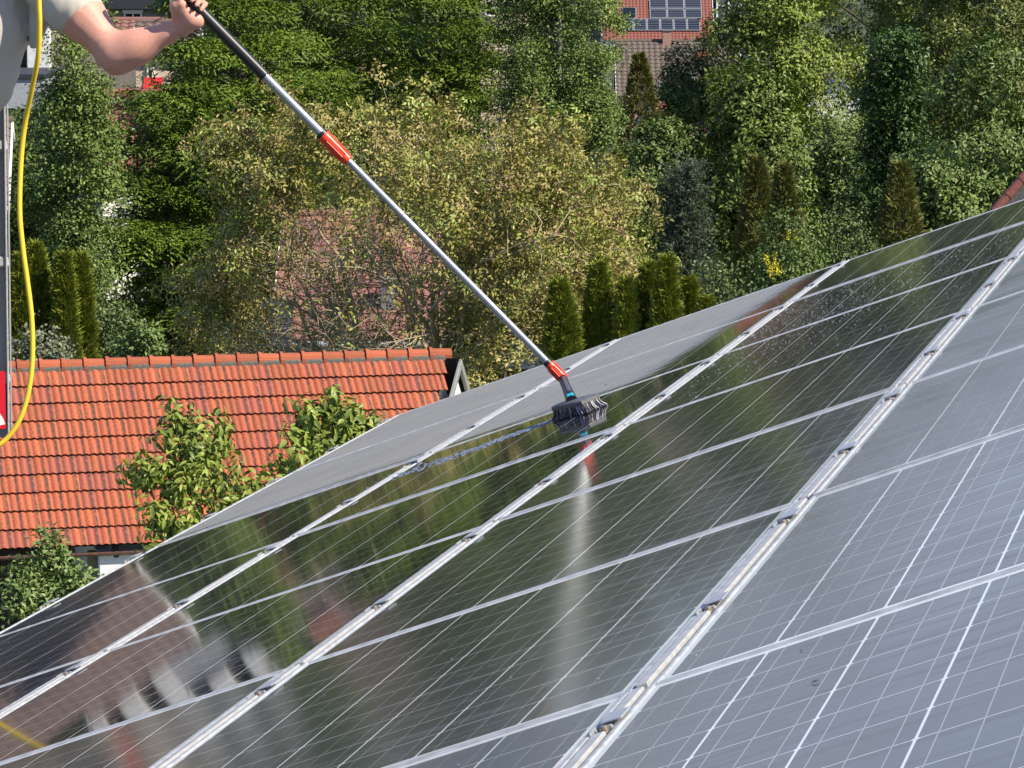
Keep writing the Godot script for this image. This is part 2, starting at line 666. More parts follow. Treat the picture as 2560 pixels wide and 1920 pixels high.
# water on the glass: beads thrown up by the brush, and the froth it drags along
func water() -> void:
	rng.seed = 77
	var st := Geo.new()
	for k in 4:
		var a := TAU * k / 4.0
		var b := TAU * (k + 1) / 4.0
		var e1 := Vector3(cos(a), 0, sin(a))
		var e2 := Vector3(cos(b), 0, sin(b))
		var m1 := e1 * 0.7 + Vector3(0, 0.55, 0)
		var m2 := e2 * 0.7 + Vector3(0, 0.55, 0)
		st.quad(e2, e1, m1, m2)
		st.tri(m2, m1, Vector3(0, 0.8, 0))
	var m := mat(Color(0.28, 0.30, 0.33), 0.1)
	var bead := st.mesh(m)
	var spots: Array[Transform3D] = []
	var b0 := Basis(PU, PN, PV)
	for k in 2600:
		# densest in the upper third of the third column, thinning out
		var u := 2.0 + absf(rng.randfn(0.25, 0.33))
		var v := rng.randfn(1.75, 0.55)
		if rng.randf() < 0.25:
			u = rng.randf_range(2.0, 2.95)
			v = rng.randf_range(0.1, 3.6)
		if u < 2.03 or u > 2.97 or v < 0.05 or absf(v - roundf(v)) < 0.02:
			continue
		var r := 0.0009 + 0.0016 * pow(rng.randf(), 3.0)
		var p := PO + PU * (u * PITCH_U) + PV * (v * PITCH_V) - PN * 0.0026
		spots.append(Transform3D(b0.rotated(PN, rng.randf() * TAU).scaled(Vector3.ONE * r), p))
	for k in 500:
		var u := rng.randf_range(0.1, 3.9)
		var v := rng.randf_range(0.1, 6.5)
		if absf(v - roundf(v)) < 0.02 or absf(u - roundf(u)) < 0.04:
			continue
		spots.append(Transform3D(b0.scaled(Vector3.ONE * rng.randf_range(0.0006, 0.0013)), PO + PU * (u * PITCH_U) + PV * (v * PITCH_V) - PN * 0.0026))
	var mm := MultiMesh.new()
	mm.transform_format = MultiMesh.TRANSFORM_3D
	mm.mesh = bead
	mm.instance_count = spots.size()
	for k in spots.size():
		mm.set_instance_transform(k, spots[k])
	var o := MultiMeshInstance3D.new()
	o.name = "water_drops"
	o.multimesh = mm
	add_child(o)
	tag(o, "small water drops spattered over the wet dark panels", "water drops")
	o.set_meta("kind", "stuff")
	# the trail of froth behind the brush, running down to the rail
	var froth := MultiMesh.new()
	froth.transform_format = MultiMesh.TRANSFORM_3D
	froth.mesh = bead
	var fs: Array[Transform3D] = []
	var fn := FastNoiseLite.new()
	fn.seed = 8
	fn.frequency = 1.0
	for k in 6500:
		var s := rng.randf()
		var u := lerpf(1.60, 0.95, s)
		var v := lerpf(2.23, 2.33, minf(s * 2.2, 1.0)) + 0.012 * sin(s * 14.0) + rng.randfn(0.0, 0.012 + 0.03 * s)
		if fn.get_noise_2d(u * 18.0, v * 60.0) < -0.05 + 0.45 * s:
			continue
		if absf(u - 1.0) < 0.02:
			continue
		var r := rng.randf_range(0.0012, 0.0045)
		fs.append(Transform3D(b0.rotated(PN, rng.randf() * TAU).scaled(Vector3(r * rng.randf_range(1.0, 3.0), r * 0.8, r)), PO + PU * (u * PITCH_U) + PV * (v * PITCH_V) - PN * 0.0026))
	froth.instance_count = fs.size()
	for k in fs.size():
		froth.set_instance_transform(k, fs[k])
	var fo := MultiMeshInstance3D.new()
	fo.name = "water_froth"
	fo.multimesh = froth
	fo.material_override = mat(Color(0.18, 0.215, 0.28), 0.12)
	add_child(fo)
	tag(fo, "bluish streak of frothy water trailing from the brush across the panel", "water")
	fo.set_meta("kind", "stuff")


# ---------------------------------------------------------------- leaves, twigs and trees
func leaf(g: Geo, base: Vector3, d: Vector3, up: Vector3, l: float, w: float, droop := 0.15) -> void:
	var side := d.cross(up).normalized()
	var nn := side.cross(d).normalized()
	var mid := base + d * l * 0.45 + nn * l * 0.04
	var tip := base + d * l - nn * l * droop
	var a := mid + side * w * 0.5 + nn * w * 0.16
	var b := mid - side * w * 0.5 + nn * w * 0.16
	var k := g.v.size()
	var na := (nn - side * 0.35).normalized()
	var nb := (nn + side * 0.35).normalized()
	g.vert(base, nn); g.vert(a, na); g.vert(tip, (nn + d * 0.3).normalized()); g.vert(b, nb)
	g.i.append_array(PackedInt32Array([k, k + 2, k + 1, k, k + 3, k + 2]))


func twig(kind: String, seed_: int) -> ArrayMesh:
	rng.seed = seed_
	var g := Geo.new()
	match kind:
		"broad":   # a shoot with leaves all round, unit size about 0.5 m
			for k in 26:
				var s := rng.randf_range(0.05, 1.0)
				var p := Vector3(rng.randfn(0, 0.09), s * 0.36, rng.randfn(0, 0.09))
				var d := (Vector3(p.x, 0, p.z).normalized() * 0.9 + Vector3(0, rng.randf_range(-0.5, 0.55), 0) + rv() * 0.35).normalized()
				leaf(g, p, d, (Vector3.UP + rv() * 0.5).normalized(), rng.randf_range(0.09, 0.15), rng.randf_range(0.045, 0.07))
		"small":   # small round leaves
			for k in 44:
				var p := Vector3(rng.randfn(0, 0.11), rng.randf_range(0.0, 0.42), rng.randfn(0, 0.11))
				var d := (Vector3(p.x, 0, p.z).normalized() * 0.8 + rv() * 0.7).normalized()
				leaf(g, p, d, (Vector3.UP + rv() * 0.9).normalized(), rng.randf_range(0.055, 0.085), rng.randf_range(0.04, 0.058))
		"spray":   # a flat drooping spray with side shoots
			for b in 7:
				var sgn := 1.0 if b % 2 == 0 else -1.0
				var o := Vector3(0, 0.0, 0.06 + b * 0.075)
				o.y = -o.z * o.z * 0.35
				for k in 6:
					var r := 0.04 + k * 0.042
					var p := o + Vector3(sgn * r * (1.15 - b * 0.09), -r * r * 0.6, r * 0.45)
					leaf(g, p, (Vector3(sgn * rng.randf_range(0.3, 1.0), rng.randf_range(-0.45, 0.15), rng.randf_range(0.1, 0.9))).normalized(), (Vector3.UP + rv() * 0.45).normalized(), rng.randf_range(0.06, 0.10), rng.randf_range(0.03, 0.05))
			var gg := Geo.new()   # grow along +y like the others
			gg.i = g.i
			gg.t = g.t
			for k in g.v.size():
				gg.v.append(Vector3(g.v[k].x, g.v[k].z, -g.v[k].y))
				gg.n.append(Vector3(g.n[k].x, g.n[k].z, -g.n[k].y))
			g = gg
		"fan":     # an upright fan of scale leaves
			for k in 15:
				var a := rng.randf_range(-0.75, 0.75)
				var d := Vector3(sin(a), cos(a), rng.randf_range(-0.22, 0.22)).normalized()
				leaf(g, Vector3(rng.randfn(0, 0.02), rng.randf_range(0.0, 0.16), rng.randfn(0, 0.03)), d, (Vector3(0, 0, 1) + rv() * 0.5).normalized(), rng.randf_range(0.08, 0.20), rng.randf_range(0.018, 0.034), 0.05)
		"needle":  # a sprig of needles
			for k in 34:
				var p := Vector3(rng.randfn(0, 0.012), rng.randf_range(0.0, 0.36), rng.randfn(0, 0.012))
				var d := (rv() + Vector3.UP * 0.7).normalized()
				leaf(g, p, d, rv(), rng.randf_range(0.05, 0.10), rng.randf_range(0.010, 0.018), 0.0)
		"walnut":  # loose compound leaves
			for b in 5:
				var o := Vector3(0, b * 0.06, 0)
				var az := b * 2.4 + rng.randf() * 0.6
				var ax := Vector3(cos(az), rng.randf_range(-0.1, 0.5), sin(az)).normalized()
				for k in 5:
					var p := o + ax * (0.05 + 0.045 * k)
					var sd := ax.cross(Vector3.UP).normalized() * (1.0 if k % 2 == 0 else -1.0)
					if k == 4:
						sd = ax
					leaf(g, p, (sd + ax * 0.6 + Vector3(0, -0.35, 0) + rv() * 0.3).normalized(), (Vector3.UP + rv() * 0.6).normalized(), rng.randf_range(0.07, 0.115), rng.randf_range(0.034, 0.05), 0.25)
		"cherry":  # long hanging leaves round a shoot tip
			for k in 15:
				var az := k * 2.4 + rng.randf() * 0.5
				var o := Vector3(0, 0.02 + k * 0.022, 0)
				var out := Vector3(cos(az), 0, sin(az))
				var d := (out * 0.65 + Vector3(0, rng.randf_range(-1.3, 0.1), 0)).normalized()
				var up := (Vector3.UP * 0.6 + out * 0.5 + rv() * 0.3).normalized()
				var l := rng.randf_range(0.095, 0.15)
				var w := l * rng.randf_range(0.32, 0.42)
				var side := d.cross(up).normalized()
				var nn := side.cross(d).normalized()
				var pt := o + out * 0.03
				var prev := [-1, -1, -1]
				for q in 5:
					var f := q / 4.0
					var wid: float = w * 0.5 * [0.0, 0.85, 1.0, 0.62, 0.0][q]
					var c := pt + d * l * f - nn * l * 0.30 * f * f
					var nq := (nn + d * (f * 0.6 - 0.1)).normalized()
					var k0 := g.vert(c + side * wid + nn * wid * 0.22, (nq - side * 0.3).normalized())
					var k1 := g.vert(c, nq)
					var k2 := g.vert(c - side * wid + nn * wid * 0.22, (nq + side * 0.3).normalized())
					if q > 0:
						g.i.append_array(PackedInt32Array([prev[0], k1, k0, prev[0], prev[1], k1, prev[1], k2, k1, prev[1], prev[2], k2]))
					prev = [k0, k1, k2]
	return g.mesh(null)


func leaf_mat(c: Color, glow := 0.55, rough := 0.5) -> StandardMaterial3D:
	var m := mat(c, rough, 0.0, 0.4)
	m.vertex_color_use_as_albedo = true
	m.backlight_enabled = true
	m.backlight = Color(0.85, 1.0, 0.45) * glow
	return m


# how wide a crown of the given shape is at the height f (0 foot, 1 top)
func wide(shape: String, f: float) -> float:
	match shape:
		"round":
			return sqrt(maxf(0.0, 1.0 - pow(2.0 * f - 0.9, 2.0) / 1.25))
		"column":
			return pow(clampf(f * 5.0, 0.0, 1.0), 0.6) * pow(clampf((1.0 - f) * 2.4, 0.0, 1.0), 0.65)
		"cone":
			return pow(1.0 - f, 0.8) * clampf(f * 10.0 + 0.5, 0.0, 1.0)
		"spire":
			return pow(1.0 - f, 0.62) * clampf(f * 6.0 + 0.6, 0.0, 1.0)
		"umbel":
			return sqrt(maxf(0.0, 1.0 - pow(f, 2.4))) * clampf(0.55 + f * 2.2, 0.0, 1.0)
	return 1.0


# spec: shape, twig, size (twig scale), lobes, per_lobe, lobe (radius), foot (crown foot as a share of the height), tint range, material, bark
func tree(called: String, label: String, category: String, at: Vector3, h: float, r: float, seed_: int, s: Dictionary, group := "") -> Node3D:
	rng.seed = seed_
	var t := thing(called, label, category, at, group)
	var foot: float = s.get("foot", 0.2) * h
	var lobes: Array[Vector3] = []
	var lr: float = s.lobe
	var wood := Geo.new()
	var lean := Vector3(rng.randf_range(-0.03, 0.03), 0, rng.randf_range(-0.03, 0.03)) * h
	var tr: float = s.get("trunk", 0.018) * h
	var tp := PackedVector3Array()
	var trd := PackedFloat32Array()
	for k in 7:
		var f := k / 6.0
		tp.append(lean * f * f + Vector3(0, h * 0.93 * f, 0) + Vector3(rng.randf_range(-1, 1), 0, rng.randf_range(-1, 1)) * tr * 0.8 * f)
		trd.append(tr * (1.0 - 0.92 * f))
	wood.tube(tp, trd, 8)
	var bumps := FastNoiseLite.new()
	bumps.seed = seed_
	bumps.frequency = 0.35
	var xf: Array[Transform3D] = []
	var col := PackedColorArray()
	var sz: float = s.size
	var lo: Color = s.lo
	var hi: Color = s.hi
	var n_lobes: int = s.lobes
	for k in n_lobes:
		var f := 0.0
		var wd := 0.0
		while true:
			f = rng.randf()
			wd = wide(s.shape, f)
			if rng.randf() < wd * 0.85 + 0.15:
				break
		var an := rng.randf() * TAU
		var rad := r * wd * (1.0 + 0.28 * bumps.get_noise_3d(cos(an) * r, f * h, sin(an) * r)) * pow(rng.randf_range(0.12, 1.0), 0.5)
		rad = maxf(rad - lr * 0.55, 0.0)
		var c := lean * f + Vector3(cos(an) * rad, foot + (h - foot) * f - lr * 0.3 * f, sin(an) * rad)
		if s.get("shelf", 0.0) > 0.0:
			var sh: float = s.shelf
			c.y = lerpf(c.y, roundf(c.y / sh) * sh + 0.25 * sin(an * 3.0), 0.75)
		lobes.append(c)
		if k % int(s.get("limb_every", 2)) == 0:
			var hb := clampf(c.y - rad * rng.randf_range(0.4, 0.9), h * 0.06, h * 0.85)
			var b0 := lean * pow(hb / h, 2.0) + Vector3(0, hb, 0)
			var mid := b0.lerp(c, 0.5) + Vector3(0, -0.06 * rad, 0) + rv() * 0.08 * rad
			var br := maxf(tr * 0.32 * (1.0 - hb / h), 0.012)
			wood.tube(PackedVector3Array([b0, mid, c]), PackedFloat32Array([br, br * 0.6, br * 0.22]), 5, false)
		var lt := rng.randf()
		var out := Vector3(c.x, 0, c.z)
		out = out.normalized() if out.length() > 0.05 else Vector3.UP
		var lsz := lr * rng.randf_range(0.65, 1.25)
		for q in int(s.per_lobe):
			var d := rv()
			if d.y < -0.35 and rng.randf() < 0.7:
				d.y = -d.y
			var flat: float = s.get("flat", 0.8)
			var p := c + Vector3(d.x, d.y * flat, d.z) * lsz * pow(rng.randf_range(0.25, 1.0), 0.30)
			var grow: Vector3
			match s.get("way", "out"):
				"out":
					grow = (d * 0.8 + out * 0.35 + Vector3.UP * 0.35 + rv() * 0.4)
				"up":
					grow = (Vector3.UP * 1.1 + d * 0.45 + out * 0.2 + rv() * 0.25)
				"level":
					grow = (out * 0.7 + Vector3(d.x, d.y * 0.25 - 0.12, d.z) * 0.8 + rv() * 0.15)
				_:
					grow = (d + Vector3.UP * 0.2)
			var scl := sz * rng.randf_range(0.75, 1.25)
			xf.append(Transform3D(along(Vector3.ZERO, grow, rng.randf() * TAU if s.get("way", "out") != "level" else rng.randf_range(-0.5, 0.5) + level_roll(grow)).basis.scaled(Vector3.ONE * scl), p))
			var tint := lo.lerp(hi, clampf(lt * 0.55 + rng.randf() * 0.45, 0.0, 1.0))
			var jit := rng.randf_range(0.82, 1.2)
			col.append(Color(tint.r * jit, tint.g * jit, tint.b * jit))
	part("trunk", wood.mesh(s.get("bark", bark_brown)), t)
	foliage(t, s.twig, s.mat, xf, col)
	return t


# the roll that turns the face of a flat spray upwards
func level_roll(d: Vector3) -> float:
	var y := d.normalized()
	var x := y.cross(Vector3.FORWARD if absf(y.z) < 0.9 else Vector3.RIGHT).normalized()
	var z := x.cross(y)
	return atan2(x.dot(Vector3.UP), z.dot(Vector3.UP)) + PI


func foliage(t: Node3D, kind: String, m: Material, xf: Array[Transform3D], col: PackedColorArray) -> void:
	# three shapes of shoot, a third of the crown each, in one part: leaves past counting
	for variant in 2:
		var key := kind + str(variant)
		if not leaf_mesh.has(key):
			var keep := rng.state
			leaf_mesh[key] = twig(kind, 900 + variant * 13 + kind.hash() % 97)
			rng.state = keep
		var mm := MultiMesh.new()
		mm.transform_format = MultiMesh.TRANSFORM_3D
		mm.use_colors = true
		mm.mesh = leaf_mesh[key]
		var c := 0
		for k in range(variant, xf.size(), 2):
			c += 1
		mm.instance_count = c
		c = 0
		for k in range(variant, xf.size(), 2):
			mm.set_instance_transform(c, xf[k])
			mm.set_instance_color(c, col[k])
			c += 1
		var o := MultiMeshInstance3D.new()
		o.name = "foliage"
		o.multimesh = mm
		o.material_override = m
		t.add_child(o, true)
		o.set_meta("kind", "stuff")


# a clipped or naturally slender conifer: fans over the whole skin of a spindle
func spindle(called: String, label: String, category: String, at: Vector3, h: float, r: float, seed_: int, s: Dictionary, group := "") -> Node3D:
	rng.seed = seed_
	var t := thing(called, label, category, at, group)
	var wood := Geo.new()
	var lean := Vector3(rng.randf_range(-0.05, 0.05), 0, rng.randf_range(-0.05, 0.05)) * h * 0.6
	wood.tube(PackedVector3Array([Vector3.ZERO, Vector3(0, h * 0.9, 0) + lean * 0.8]), PackedFloat32Array([0.06, 0.01]), 6)
	part("trunk", wood.mesh(bark_brown), t)
	var bumps := FastNoiseLite.new()
	bumps.seed = seed_
	bumps.frequency = 1.6
	var xf: Array[Transform3D] = []
	var col := PackedColorArray()
	var lo: Color = s.lo
	var hi: Color = s.hi
	var n: int = s.count
	for k in n:
		var f := 1.0 - pow(rng.randf(), 0.75)
		f = rng.randf() if rng.randf() < 0.6 else f
		var an := rng.randf() * TAU
		var bump := bumps.get_noise_3d(cos(an) * 1.2, f * h * 0.45, sin(an) * 1.2)
		var rad := r * wide(s.shape, f) * (1.0 + 0.35 * bump) * pow(rng.randf_range(0.35, 1.0), 0.4)
		var out := Vector3(cos(an), 0, sin(an))
		var p := out * rad + Vector3(0, f * h * 0.985, 0) + lean * f * f
		var grow: Vector3 = Vector3.UP * s.get("rise", 1.0) + out * s.get("spread", 0.5) + rv() * 0.3
		xf.append(Transform3D(along(Vector3.ZERO, grow, rng.randf() * TAU).basis.scaled(Vector3.ONE * s.size * rng.randf_range(0.7, 1.3)), p))
		var tint := lo.lerp(hi, rng.randf())
		col.append(tint)
	foliage(t, s.twig, s.mat, xf, col)
	return t


# the old walnut: a real branch structure with sparse bronze-green leaves
func walnut(at: Vector3, h: float, r: float) -> void:
	rng.seed = 4242
	var t := thing("walnut_tree", "broad walnut tree with sparse bronze green leaves and bare pale branches", "tree", at)
	var tips: Array = []
	var wood := Geo.new()
	var limbs := Geo.new()
	var fork := Vector3(0, h * 0.20, 0)
	wood.tube(PackedVector3Array([Vector3.ZERO, Vector3(0.05, h * 0.1, 0), fork]), PackedFloat32Array([0.30, 0.25, 0.22]), 10)
	for k in 9:
		var az := k * TAU / 9.0 + rng.randf_range(-0.25, 0.25)
		var rise := rng.randf_range(0.35, 1.5)
		grow_limb(limbs, fork + Vector3(0, rng.randf_range(-0.2, 0.5), 0), Vector3(cos(az), rise, sin(az)).normalized(), h * rng.randf_range(0.36, 0.47), 0.115, 0, tips, h, r)
	part("trunk", wood.mesh(bark_brown), t)
	part("branches", limbs.mesh(M.lichen_bark), t)
	var xf: Array[Transform3D] = []
	var col := PackedColorArray()
	for e in tips:
		var p: Vector3 = e[0]
		var d: Vector3 = e[1]
		# leaves stand thick towards the outside and top of the crown, thin inside and low down
		var rel := Vector2(Vector2(p.x, p.z).length() / r, (p.y - h * 0.2) / (h * 0.8))
		var bare := p.y < h * 0.69 and p.x > -r * 0.52 and p.x < r * 0.14
		var dense := (0.07 if bare else 1.0) * 0.62 * clampf(0.06 + 1.05 * rel.y + 0.5 * maxf(rel.x - 0.5, 0.0) - 0.35 * maxf(0.45 - rel.y, 0.0), 0.05, 1.0)
		for q in 4:
			if rng.randf() > dense:
				continue
			var grow := d * 0.6 + rv() * 0.8 + Vector3.UP * 0.2
			xf.append(Transform3D(along(Vector3.ZERO, grow, rng.randf() * TAU).basis.scaled(Vector3.ONE * rng.randf_range(0.75, 1.25)), p + rv() * 0.16))
			var w := rng.randf()
			var tint := Color(0.29, 0.285, 0.070).lerp(Color(0.37, 0.265, 0.125), w * w)
			if rng.randf() < 0.14:
				tint = Color(0.28, 0.35, 0.08)
			var j := rng.randf_range(0.8, 1.2)
			col.append(Color(tint.r * j, tint.g * j, tint.b * j))
	foliage(t, "walnut", leaf_mat(Color.WHITE, 0.5, 0.45), xf, col)


func grow_limb(g: Geo, from: Vector3, dir: Vector3, l: float, rad: float, level: int, tips: Array, h: float, r: float) -> void:
	var pts := PackedVector3Array([from])
	var rr := PackedFloat32Array([rad])
	var p := from
	var d := dir
	var seg := 4 if level < 2 else 3
	for k in seg:
		d = (d + rv() * 0.26 + Vector3(0, 0.05 if level < 2 else -0.03, 0)).normalized()
		p += d * l / seg
		# bend back at the crown's edge
		var e := Vector3(p.x / r, (p.y - h * 0.45) / (h * 0.55), p.z / r)
		if e.length() > 1.0:
			d = (d - e.normalized() * 0.7).normalized()
			p = p - Vector3(e.x * r, e.y * h * 0.55, e.z * r).normalized() * (e.length() - 1.0) * 1.2
		pts.append(p)
		rr.append(lerpf(rad, rad * 0.42, (k + 1.0) / seg))
	g.tube(pts, rr, 6 if level < 2 else 4, false)
	if level >= 2:
		tips.append([p, d])
		tips.append([pts[seg - 1], d])
	if level >= 4:
		return
	var kids: int = [5, 4, 4, 3][level]
	for k in kids:
		var f := 0.35 + 0.65 * (k + 1.0) / kids
		var at := pts[0].lerp(pts[seg], f)
		var q := int(f * seg)
		at = pts[mini(q, seg)]
		var nd := (d + rv() * (0.95 if level > 0 else 0.8)).normalized()
		nd = (nd + Vector3(0, 0.12, 0)).normalized()
		grow_limb(g, at, nd, l * rng.randf_range(0.5, 0.72), maxf(rr[mini(q, seg)] * 0.64, 0.010), level + 1, tips, h, r)


func with(a: Dictionary, b: Dictionary) -> Dictionary:
	var c := a.duplicate()
	c.merge(b, true)
	return c


# a hanging raceme of yellow flowers
func raceme(parent: Node3D, at: Vector3) -> void:
	var g := Geo.new()
	for k in 34:
		var f := k / 33.0
		var d := rv()
		leaf(g, at + Vector3(0, -0.20 * f, 0) + Vector3(d.x, 0, d.z) * 0.035 * (1.0 - f * 0.75), d, rv(), 0.03, 0.024)
	part("flower_raceme", g.mesh(mat(Color(0.80, 0.66, 0.03), 0.5)), parent)


# a bush or young tree whose shoots stand in given clumps
func lobed(called: String, label: String, foot: Vector3, lobes: Array, kind: String, size: float, per: int, lo: Color, hi: Color, seed_: int, category: String) -> void:
	rng.seed = seed_
	var t := thing(called, label, category, foot)
	var wood := Geo.new()
	var xf: Array[Transform3D] = []
	var col := PackedColorArray()
	var mid := Vector3.ZERO
	for l in lobes:
		mid += (l[0] - foot) / lobes.size()
	var fork := Vector3(mid.x * 0.3, mid.y * 0.55, mid.z * 0.3)
	wood.tube(PackedVector3Array([Vector3.ZERO, fork * 0.5 + Vector3(0.03, 0, 0), fork]), PackedFloat32Array([0.09, 0.075, 0.06]), 8)
	for l in lobes:
		var c: Vector3 = l[0] - foot
		var r: float = l[1]
		wood.tube(PackedVector3Array([fork, fork.lerp(c, 0.5) + Vector3(0, -0.1, 0), c, c + Vector3(0, r * 0.7, 0)]), PackedFloat32Array([0.03, 0.016, 0.007, 0.003]), 5, false)
		for k in per:
			var d := rv()
			var p := c + d * r * pow(rng.randf_range(0.1, 1.0), 0.4) * 0.85
			xf.append(Transform3D(along(Vector3.ZERO, d * 0.7 + Vector3.UP * 0.7 + rv() * 0.3, rng.randf() * TAU).basis.scaled(Vector3.ONE * size * rng.randf_range(0.75, 1.2)), p - Vector3(0, 0.12 * size, 0)))
			var tint := lo.lerp(hi, rng.randf())
			col.append(tint * rng.randf_range(0.85, 1.15))
	part("trunk", wood.mesh(bark_brown), t)
	foliage(t, kind, leaf_mat(Color.WHITE, 0.5, 0.42), xf, col)


func trees() -> void:
	var leafy := leaf_mat(Color.WHITE, 0.3, 0.48)
	var scaly := leaf_mat(Color.WHITE, 0.25, 0.6)
	var poplar_spec := {"shape": "column", "twig": "small", "size": 0.95, "lobes": 105, "per_lobe": 17, "lobe": 0.42, "foot": 0.06, "way": "up", "limb_every": 2, "bark": bark_grey, "trunk": 0.012, "lo": Color(0.082, 0.128, 0.026), "hi": Color(0.180, 0.255, 0.052), "mat": leafy}
	var dense_spec := {"shape": "column", "twig": "spray", "size": 1.15, "lobes": 115, "per_lobe": 24, "lobe": 0.72, "foot": 0.08, "way": "level", "flat": 0.35, "shelf": 0.95, "limb_every": 2, "lo": Color(0.066, 0.116, 0.013), "hi": Color(0.160, 0.235, 0.024), "mat": leafy}
	var broad_spec := {"shape": "round", "twig": "broad", "size": 1.0, "lobes": 78, "per_lobe": 29, "lobe": 0.82, "foot": 0.12, "way": "out", "limb_every": 2, "lo": Color(0.110, 0.155, 0.022), "hi": Color(0.230, 0.290, 0.046), "mat": leafy}
	var cool_spec := {"shape": "round", "twig": "broad", "size": 0.85, "lobes": 80, "per_lobe": 26, "lobe": 0.62, "foot": 0.06, "way": "out", "limb_every": 3, "lo": Color(0.075, 0.118, 0.028), "hi": Color(0.160, 0.230, 0.052), "mat": leafy}
	var shrub_spec := {"shape": "round", "twig": "small", "size": 0.9, "lobes": 36, "per_lobe": 14, "lobe": 0.30, "foot": 0.02, "way": "out", "limb_every": 3, "lo": Color(0.060, 0.085, 0.028), "hi": Color(0.125, 0.175, 0.05), "mat": leafy}
	var far_spec := {"shape": "round", "twig": "broad", "size": 1.9, "lobes": 70, "per_lobe": 13, "lobe": 1.25, "foot": 0.06, "way": "out", "limb_every": 5, "lo": Color(0.045, 0.070, 0.016), "hi": Color(0.10, 0.135, 0.03), "mat": leafy}
	var thuja_spec := {"shape": "spire", "twig": "fan", "size": 0.50, "count": 7000, "rise": 0.8, "spread": 0.9, "lo": Color(0.13, 0.17, 0.016), "hi": Color(0.27, 0.30, 0.035), "mat": scaly}
	var olive_spec := {"shape": "cone", "twig": "fan", "size": 0.60, "count": 5200, "rise": 0.7, "spread": 0.9, "lo": Color(0.125, 0.140, 0.034), "hi": Color(0.245, 0.245, 0.065), "mat": scaly}
	var spruce_spec := {"shape": "cone", "twig": "needle", "size": 1.3, "count": 1300, "rise": 0.25, "spread": 1.0, "lo": Color(0.040, 0.060, 0.036), "hi": Color(0.095, 0.125, 0.075), "mat": scaly}
	tree("background_tree", "tall green tree in the backdrop far outside the left edge", "tree", Vector3(-44.667, 0.000, -150.391), 19.65, 4.62, 500, with(far_spec, {"size": 1.78, "lobe": 1.17}), "tall trees closing the background")
	tree("background_tree", "tall green tree in the backdrop at the far left outside the frame", "tree", Vector3(-45.008, 0.000, -165.515), 20.20, 5.14, 501, with(far_spec, {"size": 1.96, "lobe": 1.29}), "tall trees closing the background")
	tree("background_tree", "tall green tree in the backdrop left of the white hall", "tree", Vector3(-35.184, 0.000, -142.325), 18.57, 4.00, 502, with(far_spec, {"size": 1.69, "lobe": 1.11}), "tall trees closing the background")
	tree("background_tree", "tall green tree in the backdrop beyond the white hall", "tree", Vector3(-35.199, 0.000, -158.457), 20.51, 5.12, 503, with(far_spec, {"size": 1.88, "lobe": 1.23}), "tall trees closing the background")
	tree("background_tree", "tall green tree in the backdrop beyond the flat roofed grey house", "tree", Vector3(-34.611, 0.000, -175.598), 20.96, 5.09, 504, with(far_spec, {"size": 2.08, "lobe": 1.37}), "tall trees closing the background")
	tree("background_tree", "tall green tree in the backdrop behind the left poplar", "tree", Vector3(-26.262, 0.000, -152.407), 18.39, 4.62, 505, with(far_spec, {"size": 1.81, "lobe": 1.19}), "tall trees closing the background")
	tree("background_tree", "tall green tree in the backdrop behind the taupe house", "tree", Vector3(-24.827, 0.000, -168.540), 19.43, 5.11, 506, with(far_spec, {"size": 1.99, "lobe": 1.31}), "tall trees closing the background")
	tree("background_tree", "tall green tree in the backdrop behind the beige house", "tree", Vector3(-19.644, 0.000, -160.474), 19.43, 4.58, 507, with(far_spec, {"size": 1.90, "lobe": 1.25}), "tall trees closing the background")
	tree("background_tree", "tall green tree in the backdrop behind the grip of the pole", "tree", Vector3(-17.404, 0.000, -178.623), 20.32, 5.80, 508, with(far_spec, {"size": 2.11, "lobe": 1.39}), "tall trees closing the background")
	tree("background_tree", "tall green tree in the backdrop behind the upper silver pole", "tree", Vector3(-10.917, 0.000, -150.391), 19.14, 4.78, 509, with(far_spec, {"size": 1.78, "lobe": 1.17}), "tall trees closing the background")
	tree("background_tree", "tall green tree in the backdrop above the walnut crown", "tree", Vector3(-8.218, 0.000, -172.573), 19.95, 4.84, 510, with(far_spec, {"size": 2.04, "lobe": 1.34}), "tall trees closing the background")
	tree("background_tree", "tall green tree in the backdrop behind the peach cream house", "tree", Vector3(-4.146, 0.000, -182.656), 20.25, 5.65, 511, with(far_spec, {"size": 2.16, "lobe": 1.42}), "tall trees closing the background")
	tree("background_tree", "tall green tree in the backdrop behind the right poplar", "tree", Vector3(0.444, 0.000, -200.805), 22.20, 5.59, 512, with(far_spec, {"size": 2.38, "lobe": 1.56}), "tall trees closing the background")
	tree("background_tree", "tall green tree in the backdrop behind the far skylight", "tree", Vector3(9.256, 0.000, -341.964), 27.36, 8.27, 513, with(far_spec, {"size": 4.04, "lobe": 2.66}), "tall trees closing the background")
	tree("background_tree", "tall green tree in the backdrop behind the far photovoltaic roof", "tree", Vector3(18.382, 0.000, -354.063), 28.54, 9.20, 514, with(far_spec, {"size": 4.18, "lobe": 2.75}), "tall trees closing the background")
	tree("background_tree", "tall green tree in the backdrop behind the glazed veranda", "tree", Vector3(26.642, 0.000, -347.005), 28.22, 9.08, 515, with(far_spec, {"size": 4.10, "lobe": 2.70}), "tall trees closing the background")
	tree("background_tree", "tall green tree in the backdrop behind the white house", "tree", Vector3(17.378, 0.000, -170.556), 20.41, 5.48, 516, with(far_spec, {"size": 2.02, "lobe": 1.33}), "tall trees closing the background")
	tree("background_tree", "tall green tree in the backdrop behind the pointed hornbeam", "tree", Vector3(19.719, 0.000, -155.432), 19.54, 5.11, 517, with(far_spec, {"size": 1.84, "lobe": 1.21}), "tall trees closing the background")
